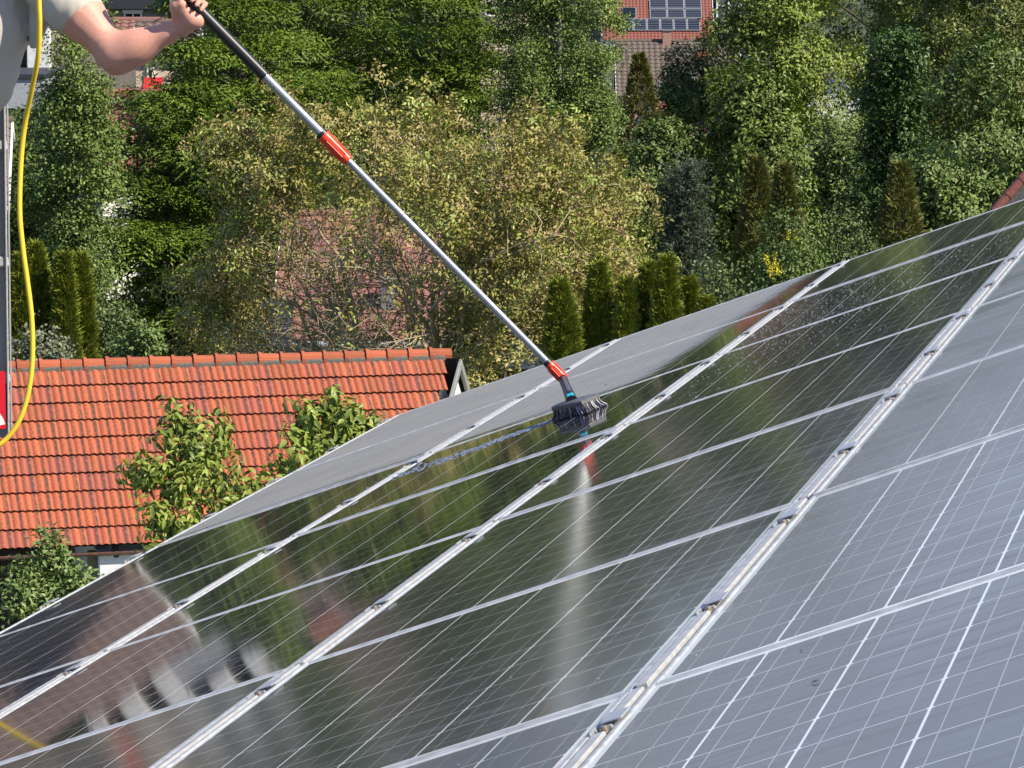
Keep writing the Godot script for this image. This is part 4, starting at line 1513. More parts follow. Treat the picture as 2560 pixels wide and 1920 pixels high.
func houses() -> void:
	var red := grain(Color(0.17, 0.078, 0.062), Color(0.29, 0.125, 0.10), 0.7, 0.85, 0.0, 71, 0.04)
	var red2 := grain(Color(0.16, 0.055, 0.042), Color(0.27, 0.09, 0.064), 0.9, 0.8, 0.0, 72, 0.04)
	var brown := grain(Color(0.085, 0.066, 0.055), Color(0.17, 0.135, 0.11), 0.9, 0.85, 0.0, 73, 0.04)
	var umber := grain(Color(0.11, 0.075, 0.062), Color(0.17, 0.12, 0.10), 1.1, 0.85, 0.0, 74, 0.03)
	var white := grain(Color(0.70, 0.70, 0.69), Color(0.80, 0.80, 0.79), 1.0, 0.9, 0.0, 75)
	var cream := grain(Color(0.66, 0.52, 0.40), Color(0.74, 0.60, 0.47), 1.2, 0.9, 0.0, 76)
	var grey := grain(Color(0.33, 0.35, 0.37), Color(0.42, 0.44, 0.46), 1.1, 0.9, 0.0, 77)
	var taupe := grain(Color(0.20, 0.17, 0.14), Color(0.28, 0.24, 0.20), 1.0, 0.9, 0.0, 78)
	var pink := grain(Color(0.36, 0.21, 0.17), Color(0.46, 0.28, 0.23), 1.0, 0.9, 0.0, 79)
	var brick := brick_mat()
	rng.seed = 5
	# red roof behind the walnut
	var a := gable_house("red_roof_house", "house with weathered pinkish red tile roof behind the walnut tree", Vector3(-1.343, 0.000, -77.498), 0.0, 7.2, 8.6, 2.7, 4.95, white, red, 0.23)
	chimney(a, Vector3(-1.35, 3.0, -0.95), Vector3(0.36, 0.75, 0.36), M.lead)
	var gt := Geo.new()
	gt.tube(PackedVector3Array([Vector3(-4.0, 2.52, 0.42), Vector3(4.0, 2.52, 0.42)]), PackedFloat32Array([0.07, 0.07]), 8)
	part("gutter", gt.mesh(M.zinc), a)
	window_at(a, Transform3D(Basis.IDENTITY, Vector3(-2.2, 1.4, 0.0)), 1.2, 1.2)
	window_at(a, Transform3D(Basis.IDENTITY, Vector3(1.2, 1.4, 0.0)), 1.2, 1.2)
	# slate blue annex left of it
	var an := thing("slate_annex", "low annex with dark blue grey sheet roof left of the red roof", "annex", Vector3(-5.604, 0.000, -76.510))
	var ar := Geo.new()
	ar.box(Transform3D(Basis.IDENTITY.rotated(Vector3.RIGHT, 0.30), Vector3(0, 2.95, -0.9)), Vector3(1.7, 0.08, 2.6), 0.01)
	part("roof", ar.mesh(grain(Color(0.016, 0.020, 0.027), Color(0.032, 0.038, 0.048), 0.8, 0.7, 0.0, 80)), an)
	for k in 8:
		var rb := Geo.new()
		rb.box(Transform3D(Basis.IDENTITY.rotated(Vector3.RIGHT, 0.30), Vector3(0, 2.95, -0.9)) * Transform3D(Basis.IDENTITY, Vector3(0, 0.05, -1.1 + k * 0.32)), Vector3(1.7, 0.03, 0.03), 0.004)
		part("batten", rb.mesh(M.slate), an)
	var aw := Geo.new()
	aw.box(Transform3D(Basis.IDENTITY, Vector3(0, 1.1, -1.0)), Vector3(1.5, 2.2, 2.2), 0.01)
	part("wall", aw.mesh(taupe), an)
	# brown roof, and the red roof with photovoltaics beyond it
	var b := gable_house("brown_roof_house", "house with brown pantile roof below the far photovoltaic roof", Vector3(8.773, 0.000, -188.401), 0.0, 6.1, 7.6, 2.62, 5.2, pink, brown, 0.30)
	chimney(b, Vector3(-0.55, 4.9, -3.7), Vector3(0.45, 0.85, 0.45), pink)
	chimney(b, Vector3(1.14, 2.9, -0.70), Vector3(0.46, 1.95, 0.46), brick)
	var c := gable_house("solar_roof_house", "far house with red pantile roof carrying photovoltaic panels and a skylight", Vector3(12.200, 0.000, -301.216), 0.0, 9.0, 13.0, 1.75, 7.2, white, red2, 0.29, 0.2)
	var dn := Vector3(0, -5.45, 6.5).normalized()
	var up_n := Vector3(0, 6.5, 5.45).normalized()
	var rb := Basis(Vector3.RIGHT, up_n, dn)
	var sky := Geo.new()
	sky.box(Transform3D(rb, Vector3(-2.36, 3.82, -2.44)), Vector3(1.2, 0.16, 1.42), 0.02)
	var wn := part("skylight", sky.mesh(M.lead), c)
	var sp := Geo.new()
	sp.box(Transform3D(rb, Vector3(-2.36, 3.82, -2.44)) * Transform3D(Basis.IDENTITY, Vector3(0, 0.09, 0)), Vector3(1.05, 0.02, 1.25))
	part("pane", sp.mesh(M.dark_glass), wn)
	var hx := c.transform
	var pf := Geo.new()
	var proto: Node3D = null
	var spots := []
	for k in 6:
		spots.append([Vector3(-2.61 + k * 1.12, 2.79, -1.24), Vector2(1.08, 1.45)])
	for r in 2:
		for k in 3:
			spots.append([Vector3(0.07 + k * 1.47, 3.69 + r * 0.78, -2.315 - r * 0.93), Vector2(1.43, 1.15)])
	var nth := 0
	for s in spots:
		var wdt: float = s[1].x
		var hgt: float = s[1].y
		var tr := hx * Transform3D(rb, s[0] + up_n * 0.16)
		var pv: Node3D = thing("photovoltaic_module", "", "solar panel")
		pv.transform = tr
		var f := Geo.new()
		for q in [-1, 1]:
			f.box(Transform3D(Basis.IDENTITY, Vector3(q * (wdt * 0.5 - 0.03), 0, 0)), Vector3(0.06, 0.05, hgt), 0.005)
			f.box(Transform3D(Basis.IDENTITY, Vector3(0, 0.001, q * (hgt * 0.5 - 0.03))), Vector3(wdt - 0.12, 0.05, 0.06), 0.005)
		part("frame", f.mesh(M.zinc), pv)
		var gl := Geo.new()
		gl.box(Transform3D(Basis.IDENTITY, Vector3(0, 0.0, 0)), Vector3(wdt - 0.1, 0.03, hgt - 0.1))
		part("glass", gl.mesh(M.far_cells), pv)
		for q in 4:
			var ln := Geo.new()
			ln.box(Transform3D(Basis.IDENTITY, Vector3(0, 0.016, -hgt * 0.5 + hgt * (q + 1) / 5.0)), Vector3(wdt - 0.1, 0.006, 0.02))
			part("seam", ln.mesh(M.zinc), pv)
		var which := ["leftmost", "second", "third", "fourth", "fifth", "rightmost"]
		if nth < 6:
			tag(pv, "%s upright panel in the bottom row on the far red roof" % which[nth], "solar panel", "panels on the far red roof")
		else:
			tag(pv, "%s wide panel in the %s row on the far red roof" % [["left", "middle", "right"][(nth - 6) % 3], ["middle", "top"][(nth - 6) / 3]], "solar panel", "panels on the far red roof")
		nth += 1
	# white veranda right of the far red roof
	var ver := thing("glazed_veranda", "white framed glazed veranda beside the far red roof", "veranda", Vector3(18.253, 0.000, -297.355))
	for k in 4:
		var g := Geo.new()
		g.box(Transform3D(Basis.IDENTITY, Vector3(-1.4 + k * 0.95, 3.1, 0)), Vector3(0.16, 6.2, 0.16), 0.01)
		part("post", g.mesh(M.white), ver)
		if k < 3:
			var p := Geo.new()
			p.box(Transform3D(Basis.IDENTITY, Vector3(-0.925 + k * 0.95, 3.1, -0.02)), Vector3(0.78, 6.0, 0.03))
			part("pane", p.mesh(M.pale_glass), ver)
	var vb := Geo.new()
	vb.box(Transform3D(Basis.IDENTITY, Vector3(0, 6.3, 0)), Vector3(3.3, 0.2, 0.22), 0.01)
	vb.box(Transform3D(Basis.IDENTITY, Vector3(0, 4.6, 0.01)), Vector3(2.8, 0.14, 0.1), 0.01)
	part("beam", vb.mesh(M.white), ver)
	# brick house among the trees on the right
	var e := gable_house("brick_house", "red brick house with white fascia half hidden by the olive conifers", Vector3(6.687, 0.000, -118.087), 0.12, 3.2, 5.0, 4.8, 5.5, brick, red2, 0.29, 0.25)
	var fs := Geo.new()
	fs.box(Transform3D(Basis.IDENTITY, Vector3(0, 4.66, 0.3)), Vector3(3.7, 0.12, 0.06), 0.01)
	part("fascia", fs.mesh(M.white), e)
	window_at(e, Transform3D(Basis.IDENTITY, Vector3(-1.0, 4.0, 0.0)), 0.4, 0.5, 0)
	var hh := gable_house("white_house", "white rendered house seen in slivers between the right hand trees", Vector3(10.050, 0.000, -135.321), 0.0, 6.0, 7.0, 5.8, 6.2, white, brown, 0.3)
	window_at(hh, Transform3D(Basis.IDENTITY, Vector3(-1.6, 4.9, 0.0)), 1.3, 1.3)
	window_at(hh, Transform3D(Basis.IDENTITY, Vector3(0.4, 4.9, 0.0)), 1.3, 1.3)
	# cream wall at the top centre
	var cr := gable_house("cream_house", "peach cream rendered house between the dense tree and the poplar", Vector3(-0.280, 0.000, -140.720), 0.0, 1.9, 8.0, 11.0, 12.4, cream, umber, 0.3)
	window_at(cr, Transform3D(Basis.IDENTITY, Vector3(-0.6, 8.2, 0.0)), 0.35, 0.6, 0)
	# top left: dark fascia, taupe wall, window with a white blind
	var tl := gable_house("taupe_house", "taupe house with dark eaves board and white framed window behind the hand", Vector3(-13.298, 0.000, -128.659), 0.0, 6.0, 7.0, 8.9, 11.2, taupe, umber, 0.28, 0.45)
	var fb := Geo.new()
	fb.box(Transform3D(Basis.IDENTITY, Vector3(0, 8.64, 0.42)), Vector3(6.9, 0.36, 0.08), 0.01)
	part("fascia", fb.mesh(M.slate), tl)
	window_at(tl, Transform3D(Basis.IDENTITY, Vector3(-0.18, 8.10, 0.0)), 0.64, 0.50)
	window_at(tl, Transform3D(Basis.IDENTITY, Vector3(1.3, 8.10, 0.0)), 0.64, 0.50)
	var bl := Geo.new()
	bl.box(Transform3D(Basis.IDENTITY, Vector3(-0.18, 8.385, 0.08)), Vector3(0.74, 0.10, 0.14), 0.01)
	part("blind_box", bl.mesh(M.white), tl)
	var lt := gable_house("lean_roof_house", "small orange tiled roof just below the forearm", Vector3(-12.613, 0.000, -118.481), 0.0, 2.0, 3.0, 7.75, 8.3, taupe, red, 0.28, 0.2)
	# cream wall with red awning
	var cw := gable_house("beige_house", "beige house with narrow window and red awning glimpsed left of the dense tree", Vector3(-10.500, 0.000, -108.341), 0.0, 1.6, 4.0, 7.6, 8.5, cream, umber, 0.28, 0.2)
	window_at(cw, Transform3D(Basis.IDENTITY, Vector3(-0.35, 7.0, 0.0)), 0.22, 0.42, 0)
	var aw2 := thing("red_awning", "bright red fabric awning in front of the beige house", "awning", Vector3(-10.576, 6.840, -106.264))
	var ag := Geo.new()
	ag.box(Transform3D(Basis.IDENTITY.rotated(Vector3.RIGHT, 0.5), Vector3(0, 0, 0)), Vector3(0.55, 0.03, 0.6), 0.01)
	for k in 4:
		ag.box(Transform3D(Basis.IDENTITY, Vector3(-0.19 + k * 0.125, -0.20, 0.262)), Vector3(0.115, 0.13, 0.012), 0.003)
	part("cloth", ag.mesh(mat(Color(0.55, 0.012, 0.02), 0.75)), aw2)
	var ap := Geo.new()
	for s in [-0.24, 0.24]:
		ap.tube(PackedVector3Array([Vector3(s, -0.2, 0.33), Vector3(s, -0.35, -1.9)]), PackedFloat32Array([0.02, 0.02]), 6)
	part("pole", ap.mesh(M.white), aw2)
	gable_house("orange_roof_house", "orange tiled roof showing in patches through the dense tree", Vector3(-9.778, 0.000, -100.138), 0.0, 3.4, 4.0, 6.1, 6.75, white, red2, 0.28, 0.25)
	# the red roof wedge with the pale verge behind the poplar
	gable_house("wedge_roof_house", "house with red tile roof wedge and pale verge between poplar and dense tree", Vector3(-8.218, 0.000, -85.929), 0.62, 3.6, 4.6, 5.5, 7.1, white, red2, 0.26, 0.25)
	# the flat roofed grey house and the white hall behind it on the left
	var fl := thing("flat_roof_house", "light grey flat roofed house with black parapet beside the hose", "house", Vector3(-12.962, 0.000, -92.199))
	var f1 := Geo.new()
	f1.box(Transform3D(Basis.IDENTITY, Vector3(0, 7.19, -2)), Vector3(2.0, 0.76, 4.0), 0.01)
	part("wall", f1.mesh(grey), fl)
	var f2 := Geo.new()
	f2.box(Transform3D(Basis.IDENTITY, Vector3(0, 7.63, -2)), Vector3(2.06, 0.13, 4.1), 0.01)
	part("parapet", f2.mesh(M.slate), fl)
	var f3 := Geo.new()
	f3.box(Transform3D(Basis.IDENTITY, Vector3(0, 3.4, -2.05)), Vector3(1.95, 6.8, 3.9), 0.01)
	part("base_wall", f3.mesh(M.slate), fl)
	var hall := thing("white_hall", "white hall with tall pilasters and dark window bays behind the man", "building", Vector3(-17.352, 0.000, -97.320))
	var hw := Geo.new()
	hw.box(Transform3D(Basis.IDENTITY, Vector3(0, 4.8, -3.0)), Vector3(9.6, 9.6, 5.6), 0.01)
	part("wall", hw.mesh(taupe), hall)
	for k in 9:
		var pg := Geo.new()
		pg.box(Transform3D(Basis.IDENTITY, Vector3(-4.6 + k * 1.15, 4.8, -0.1)), Vector3(0.62, 9.6, 0.35), 0.02)
		part("pilaster", pg.mesh(white), hall)
		if k < 8:
			var wg := Geo.new()
			wg.box(Transform3D(Basis.IDENTITY, Vector3(-4.025 + k * 1.15, 7.4, -0.17)), Vector3(0.5, 3.6, 0.05))
			part("window", wg.mesh(M.dark_glass), hall)
	var hr := Geo.new()
	hr.box(Transform3D(Basis.IDENTITY, Vector3(0, 9.76, -2.9)), Vector3(10.2, 0.3, 6.4), 0.02)
	part("roof", hr.mesh(white), hall)
	gable_house("umber_roof_house", "house with umber brown roof outside the left edge, mirrored in the panels", Vector3(-14.733, 0.000, -77.936), 0.1, 7.0, 6.0, 5.5, 7.1, taupe, umber, 0.28)
	# paved yard at the far left
	var pv2 := thing("paved_yard", "beige paved yard between grey house and hedge conifers", "paving", Vector3(-12.320, 0.000, -87.778))
	for k in 5:
		for q in 4:
			var g := Geo.new()
			g.box(Transform3D(Basis.IDENTITY, Vector3(k * 0.62, 0, q * 1.2)), Vector3(0.58, 0.08, 1.15), 0.01)
			part("slab", g.mesh(cream), pv2)
	# neighbouring gable that peeps over the top edge on the right
	var nb := thing("neighbour_gable", "dark gable with red verge tiles peeping over the panels at upper right", "house", Vector3(8.133, 6.889, -59.889))
	var vx: Vector3 = Vector3(0.651, 0.753, -0.097)
	var mirror := Vector3(-vx.x, vx.y, vx.z)
	var apex := vx * 2.4
	var lf := -vx * 1.6
	var rf2 := apex - mirror * -1.0 * 0.0 + Vector3(apex.x - lf.x, lf.y - apex.y, 0)
	var ng := Geo.new()
	var bk := Vector3(0.5, -0.1, -0.35)
	ng.tri(lf, rf2, apex)
	ng.quad(lf, apex, apex + bk, lf + bk)
	ng.quad(apex, rf2, rf2 + bk, apex + bk)
	ng.quad(rf2, lf, lf + bk, rf2 + bk)
	part("gable_wall", ng.mesh(grain(Color(0.05, 0.05, 0.055), Color(0.09, 0.09, 0.095), 0.5, 0.8, 0.2, 98)), nb)
	for k in 12:
		var g := Geo.new()
		g.tube(PackedVector3Array([vx * (k * 0.34 - 1.5), vx * (k * 0.34 - 1.14)]), PackedFloat32Array([0.085, 0.075]), 10)
		part("verge_tile", g.mesh(red2), nb)


func brick_mat() -> StandardMaterial3D:
	var im := Image.create(128, 128, false, Image.FORMAT_RGB8)
	rng.seed = 91
	im.fill(Color(0.62, 0.58, 0.53))
	for r in 16:
		for c in range(-1, 5):
			var x := c * 32 + (16 if r % 2 == 1 else 0)
			var k := rng.randf_range(0.8, 1.15)
			im.fill_rect(Rect2i(x + 1, r * 8 + 1, 30, 6), Color(0.66 * k, 0.30 * k, 0.21 * k))
	var m := StandardMaterial3D.new()
	m.albedo_texture = ImageTexture.create_from_image(im)
	m.roughness = 0.9
	m.uv1_triplanar = true
	m.uv1_scale = Vector3.ONE * 0.9
	return m


# ---------------------------------------------------------------- the man, his pole, his hose and the ladder
func pole_and_brush() -> void:
	var t := thing("telescopic_brush", "black brush on a long silver and black telescopic pole with orange sleeves", "brush")
	var foot := Vector3(0.1671, 10.1655, -11.2136)
	var top := Vector3(-1.1269, 11.4800, -11.2470)
	var ax := (top - foot).normalized()
	var whole := foot.distance_to(top)
	var black := mat(Color(0.012, 0.012, 0.014), 0.42)
	var alu := grain(Color(0.36, 0.375, 0.40), Color(0.47, 0.485, 0.51), 0.15, 0.34, 0.0, 110, 0.05)
	alu.metallic = 0.8
	var orange := mat(Color(0.72, 0.055, 0.018), 0.35)
	# distances along the pole
	var d2 := foot.distance_to(Vector3(-0.5095, 10.8537, -11.2368))
	var d3 := foot.distance_to(Vector3(-0.5855, 10.9370, -11.2425))
	var d4 := foot.distance_to(Vector3(-0.7679, 11.1159, -11.2505))
	var g := Geo.new()
	g.lathe(foot, ax, [Vector2(0.06, 0.0), Vector2(0.06, 0.0112), Vector2(d2 + 0.01, 0.0112), Vector2(d2 + 0.01, 0.0)], 20)
	part("lower_tube", g.mesh(alu), t)
	g = Geo.new()
	g.lathe(foot, ax, [Vector2(d3 - 0.01, 0.0), Vector2(d3 - 0.01, 0.0140), Vector2(d4 + 0.02, 0.0140), Vector2(d4 + 0.02, 0.0)], 20)
	part("upper_tube", g.mesh(alu), t)
	g = Geo.new()
	g.lathe(foot, ax, [Vector2(d4, 0.0), Vector2(d4, 0.0165), Vector2(d4 + 0.004, 0.0178), Vector2(whole - 0.01, 0.0182), Vector2(whole, 0.014), Vector2(whole, 0.0)], 20)
	part("grip", g.mesh(black), t)
	for s in 2:
		var a := 0.002 if s == 0 else d2
		var b := 0.074 if s == 0 else d3
		var ra := 0.0182 if s == 0 else 0.0185
		var rb := 0.0158 if s == 0 else 0.0215
		g = Geo.new()
		var m := 0.5 * (a + b)
		# eight-sided grip sleeve with raised ribs
		g.lathe(foot, ax, [Vector2(a, 0.010), Vector2(a, ra * 0.88), Vector2(a + 0.005, ra), Vector2(a + 0.02, ra * 1.02), Vector2(m, lerpf(ra, rb, 0.5)), Vector2(b - 0.004, rb), Vector2(b, rb * 0.93), Vector2(b, 0.010)], 9 if s == 0 else 14)
		var sl := part("locking_sleeve", g.mesh(orange), t)
		var side := ax.cross(Vector3.UP).normalized()
		g = Geo.new()
		for k in 9:
			var an := TAU * k / 9.0 + 0.2
			var o := (side.rotated(ax, an))
			var c := foot + ax * lerpf(a, b, 0.5) + o * (lerpf(ra, rb, 0.5) + 0.0004)
			g.box(Transform3D(Basis(o.cross(ax), ax, o), c), Vector3(0.0022, (b - a) * 0.62, 0.0024), 0.0006)
		part("rib", g.mesh(orange), sl)
		g = Geo.new()
		g.lathe(foot, ax, [Vector2(b - 0.001, 0.0), Vector2(b - 0.001, rb * 0.94), Vector2(b + 0.012, rb * 0.90), Vector2(b + 0.013, 0.0)], 18)
		part("collar", g.mesh(black), t)
	# the head: plan of the block in metres along the slope and along the eaves, its front corner towards the camera
	var F0 := PO + PU * 1.7013 + PV * 3.9564
	var plan := [Vector2(0.003, -0.004), Vector2(0.022, -0.03), Vector2(0.066, -0.105), Vector2(0.066, -0.135), Vector2(0.03, -0.19), Vector2(-0.11, -0.36), Vector2(-0.165, -0.385), Vector2(-0.21, -0.36), Vector2(-0.222, -0.30), Vector2(-0.205, -0.262), Vector2(-0.03, -0.016)]
	for k in plan.size():
		plan[k] = (plan[k] as Vector2) * Vector2(0.62, 0.62)
	var mid := Vector2(-0.047, -0.112)
	var grey := grain(Color(0.07, 0.072, 0.078), Color(0.14, 0.144, 0.152), 0.12, 0.55, 0.1, 111, 0.05)
	g = Geo.new()
	var lift := func(p: Vector2, hh: float) -> Vector3: return F0 + PU * p.x + PV * p.y + PN * hh
	var n := plan.size()
	var levels := [[0.028, 0.96], [0.030, 1.0], [0.040, 1.0], [0.0435, 0.93], [0.045, 0.78]]
	for l in levels.size() - 1:
		for k in n:
			var p0: Vector2 = plan[k]
			var p1: Vector2 = plan[(k + 1) % n]
			var q0 := mid + (p0 - mid) * float(levels[l][1])
			var q1 := mid + (p1 - mid) * float(levels[l][1])
			var r0 := mid + (p0 - mid) * float(levels[l + 1][1])
			var r1 := mid + (p1 - mid) * float(levels[l + 1][1])
			var ha: float = levels[l][0]
			var hb: float = levels[l + 1][0]
			g.quad(lift.call(q1, ha), lift.call(q0, ha), lift.call(r0, hb), lift.call(r1, hb))
	for k in n:
		var p0: Vector2 = mid + (plan[k] - mid) * 0.78
		var p1: Vector2 = mid + (plan[(k + 1) % n] - mid) * 0.78
		g.tri(lift.call(mid, 0.046), lift.call(p1, 0.045), lift.call(p0, 0.045))
		var b0: Vector2 = mid + (plan[k] - mid) * 0.96
		var b1: Vector2 = mid + (plan[(k + 1) % n] - mid) * 0.96
		g.tri(lift.call(mid, 0.028), lift.call(b0, 0.028), lift.call(b1, 0.028))
	var block := part("brush_block", g.mesh(grey), t)
	# bristles: tufts that bend outwards on the glass
	rng.seed = 12
	var dark_b := Geo.new()
	var pale_b := Geo.new()
	for k in 1500:
		var f := rng.randf() * n
		var p0: Vector2 = plan[int(f) % n]
		var p1: Vector2 = plan[(int(f) + 1) % n]
		var p := p0.lerp(p1, f - floorf(f))
		var inn := 1.0 - absf(rng.randfn(0.0, 0.13)) if rng.randf() < 0.75 else rng.randf_range(0.2, 0.9)
		p = mid + (p - mid) * clampf(inn, 0.1, 0.98)
		var out := (p - mid).normalized()
		var flare := rng.randf_range(0.001, 0.026) * inn
		var w := rng.randf_range(0.0010, 0.0021)
		var pts := PackedVector3Array()
		var end_h := rng.randf_range(-0.001, 0.004)
		for q in 4:
			var s := q / 3.0
			pts.append(lift.call(p + out * flare * s * s + Vector2(rng.randfn(0, 0.0012), rng.randfn(0, 0.0012)) * s, lerpf(0.030, end_h, s)))
		(pale_b if rng.randf() < 0.28 else dark_b).tube(pts, PackedFloat32Array([w, w, w * 0.8, w * 0.5]), 3, false)
	part("bristles", dark_b.mesh(mat(Color(0.045, 0.043, 0.056), 0.4)), block).set_meta("kind", "stuff")
	part("bristles", pale_b.mesh(mat(Color(0.46, 0.45, 0.47), 0.4)), block).set_meta("kind", "stuff")
	# socket between block and pole
	var seat: Vector3 = lift.call(Vector2(-0.052, -0.118), 0.041)
	g = Geo.new()
	var ns := (foot + ax * 0.012 - seat)
	var nd := ns.normalized()
	g.lathe(seat, nd, [Vector2(0.0, 0.0), Vector2(0.0, 0.020), Vector2(0.012, 0.0185), Vector2(ns.length() * 0.6, 0.0145), Vector2(ns.length(), 0.0145), Vector2(ns.length(), 0.0)], 12)
	var toc := (EYE - seat).normalized()
	var wing := nd.cross(toc).normalized()
	part("socket", g.mesh(black), t)
	g = Geo.new()
	var face := wing.cross(nd).normalized()
	if face.dot(toc) < 0.0:
		face = -face
	g.box(Transform3D(Basis(nd.cross(face), nd, face), seat + nd * ns.length() * 0.55 + face * 0.0125 + wing * 0.003), Vector3(0.012, ns.length() * 0.6, 0.008), 0.002)
	part("socket_rib", g.mesh(grey), t)
	g = Geo.new()
	g.box(Transform3D(Basis(nd.cross(face), nd, face), seat + nd * 0.014 + face * 0.016 + wing * 0.001), Vector3(0.022, 0.016, 0.012), 0.003)
	part("release_clip", g.mesh(mat(Color(0.01, 0.42, 0.56), 0.35)), t)


func man() -> void:
	var t := thing("person", "person in beige T-shirt bending over, bare arm holding the brush pole", "person")
	var skin := grain(Color(0.55, 0.265, 0.19), Color(0.65, 0.335, 0.25), 0.09, 0.55, 0.035, 120, 0.05)
	skin.subsurf_scatter_enabled = true
	skin.subsurf_scatter_strength = 0.12
	var cloth := grain(Color(0.46, 0.42, 0.35), Color(0.57, 0.53, 0.45), 0.05, 0.92, 0.06, 121, 0.10)
	var denim := grain(Color(0.05, 0.05, 0.055), Color(0.10, 0.10, 0.105), 0.06, 0.9, 0.05, 122, 0.08)
	# arm and trunk of the body: shoulder, elbow, wrist of the arm in view; the other arm reaches up the pole
	var sh := Vector3(-1.4704, 11.4246, -11.4012)
	var el := Vector3(-1.2348, 11.1775, -11.2987)
	var wr := Vector3(-1.0276, 11.2708, -11.2604)
	var hip := Vector3(-1.8272, 10.9657, -11.5134)
	var chest := Vector3(-1.6362, 11.4478, -11.5353)
	var neck := Vector3(-1.5500, 11.5869, -11.4524)
	var head := Vector3(-1.4965, 11.7187, -11.3887)
	var sh2 := Vector3(-1.7430, 11.4969, -11.7029)
	var el2 := Vector3(-1.5106, 11.3798, -11.7886)
	var wr2 := Vector3(-1.2304, 11.5371, -11.3854)
	var bones := [
		[sh, sh.lerp(el, 0.5), 0.070, 0.067], [sh.lerp(el, 0.5), el, 0.066, 0.049],
		[el, el.lerp(wr, 0.30), 0.048, 0.047], [el.lerp(wr, 0.30), wr, 0.047, 0.029],
		[neck, head, 0.062, 0.06], [chest, neck, 0.07, 0.06], [sh, chest, 0.06, 0.07], [sh2, chest, 0.06, 0.07],
		[chest, hip, 0.07, 0.07], [sh2, el2, 0.06, 0.05], [el2, wr2, 0.048, 0.03],
		[head + Vector3(0, 0.05, 0), head + Vector3(0.02, 0.01, 0.03), 0.092, 0.082], [head + Vector3(0.03, -0.06, 0.02), head + Vector3(0.05, -0.085, 0.03), 0.06, 0.045],
		[head + Vector3(0.10, -0.005, 0.035), head + Vector3(0.118, -0.025, 0.04), 0.012, 0.014, 0.02],
	]
	part("body", body_mesh(bones, 0.012, 0.05, skin), t)
	# the hand: palm, thumb and four fingers closed round the grip
	var ga := Vector3(-0.9694, 11.3196, -11.2414)
	var gb := Vector3(-1.0765, 11.4294, -11.2455)
	var ax := (ga - gb).normalized()          # down the pole
	var rt := Vector3.RIGHT
	var view := (EYE - ga).normalized()
	var sd := ax.cross(view).normalized()     # across the pole in the picture, down to the left or up to the right
	if sd.x > 0.0:
		sd = -sd
	var hand := []
	var c0 := Vector3(-0.9863, 11.3370, -11.2386)
	var wrist := wr
	var heel := c0 + sd * 0.037 + ax * 0.030 - view * 0.002
	var knuck := c0 + sd * 0.040 - ax * 0.035 + view * 0.006
	hand.append([wrist, heel, 0.030, 0.026])
	hand.append([wrist, knuck, 0.029, 0.022])
	hand.append([heel, knuck, 0.021, 0.020])
	hand.append([heel, heel + ax * 0.012 - sd * 0.010, 0.023, 0.022])
	# fingers go behind the pole and come round its far side
	for f in 4:
		var off := -ax * (0.045 - f * 0.0205)
		var ln: float = [0.92, 1.0, 0.96, 0.84][f]
		var rad: float = [0.0092, 0.0095, 0.0090, 0.0082][f]
		var p0 := c0 + sd * 0.030 - view * 0.012 + off
		var p1 := c0 + sd * 0.004 - view * 0.034 * ln + off
		var p2 := c0 - sd * 0.031 * ln + view * 0.002 + off + ax * 0.004
		var p3 := c0 - sd * 0.006 + view * 0.027 * ln + off + ax * 0.008
		hand.append([p0, p1, rad * 1.12, rad * 1.05, 0.008])
		hand.append([p1, p2, rad * 1.05, rad, 0.006])
		hand.append([p2, p3, rad, rad * 0.86, 0.006])
	# the thumb lies along the near side, up the pole
	var t0 := heel - ax * 0.02 + view * 0.006
	var t1 := c0 + sd * 0.026 - ax * 0.03 + view * 0.022
	var t2 := c0 + sd * 0.008 - ax * 0.062 + view * 0.026
	hand.append([t0, t1, 0.0155, 0.0115, 0.012])
	hand.append([t1, t2, 0.0112, 0.0085, 0.008])
	part("hand", body_mesh(hand, 0.0034, 0.016, skin), t)
	# nails of the finger ends in view
	var ng := Geo.new()
	for f in 4:
		var off := -ax * (0.045 - f * 0.0205)
		var ln: float = [0.92, 1.0, 0.96, 0.84][f]
		var tip := c0 - sd * 0.006 + view * 0.027 * ln + off + ax * 0.008
		ng.box(Transform3D(Basis(ax, view, ax.cross(view)), tip + sd * 0.002 + view * 0.0078), Vector3(0.009, 0.010, 0.003), 0.001)
	part("nails", ng.mesh(mat(Color(0.55, 0.33, 0.27), 0.3)), t)
	# T-shirt: trunk, sleeve and the folds that hang between them
	var s_end := sh.lerp(el, 0.40)
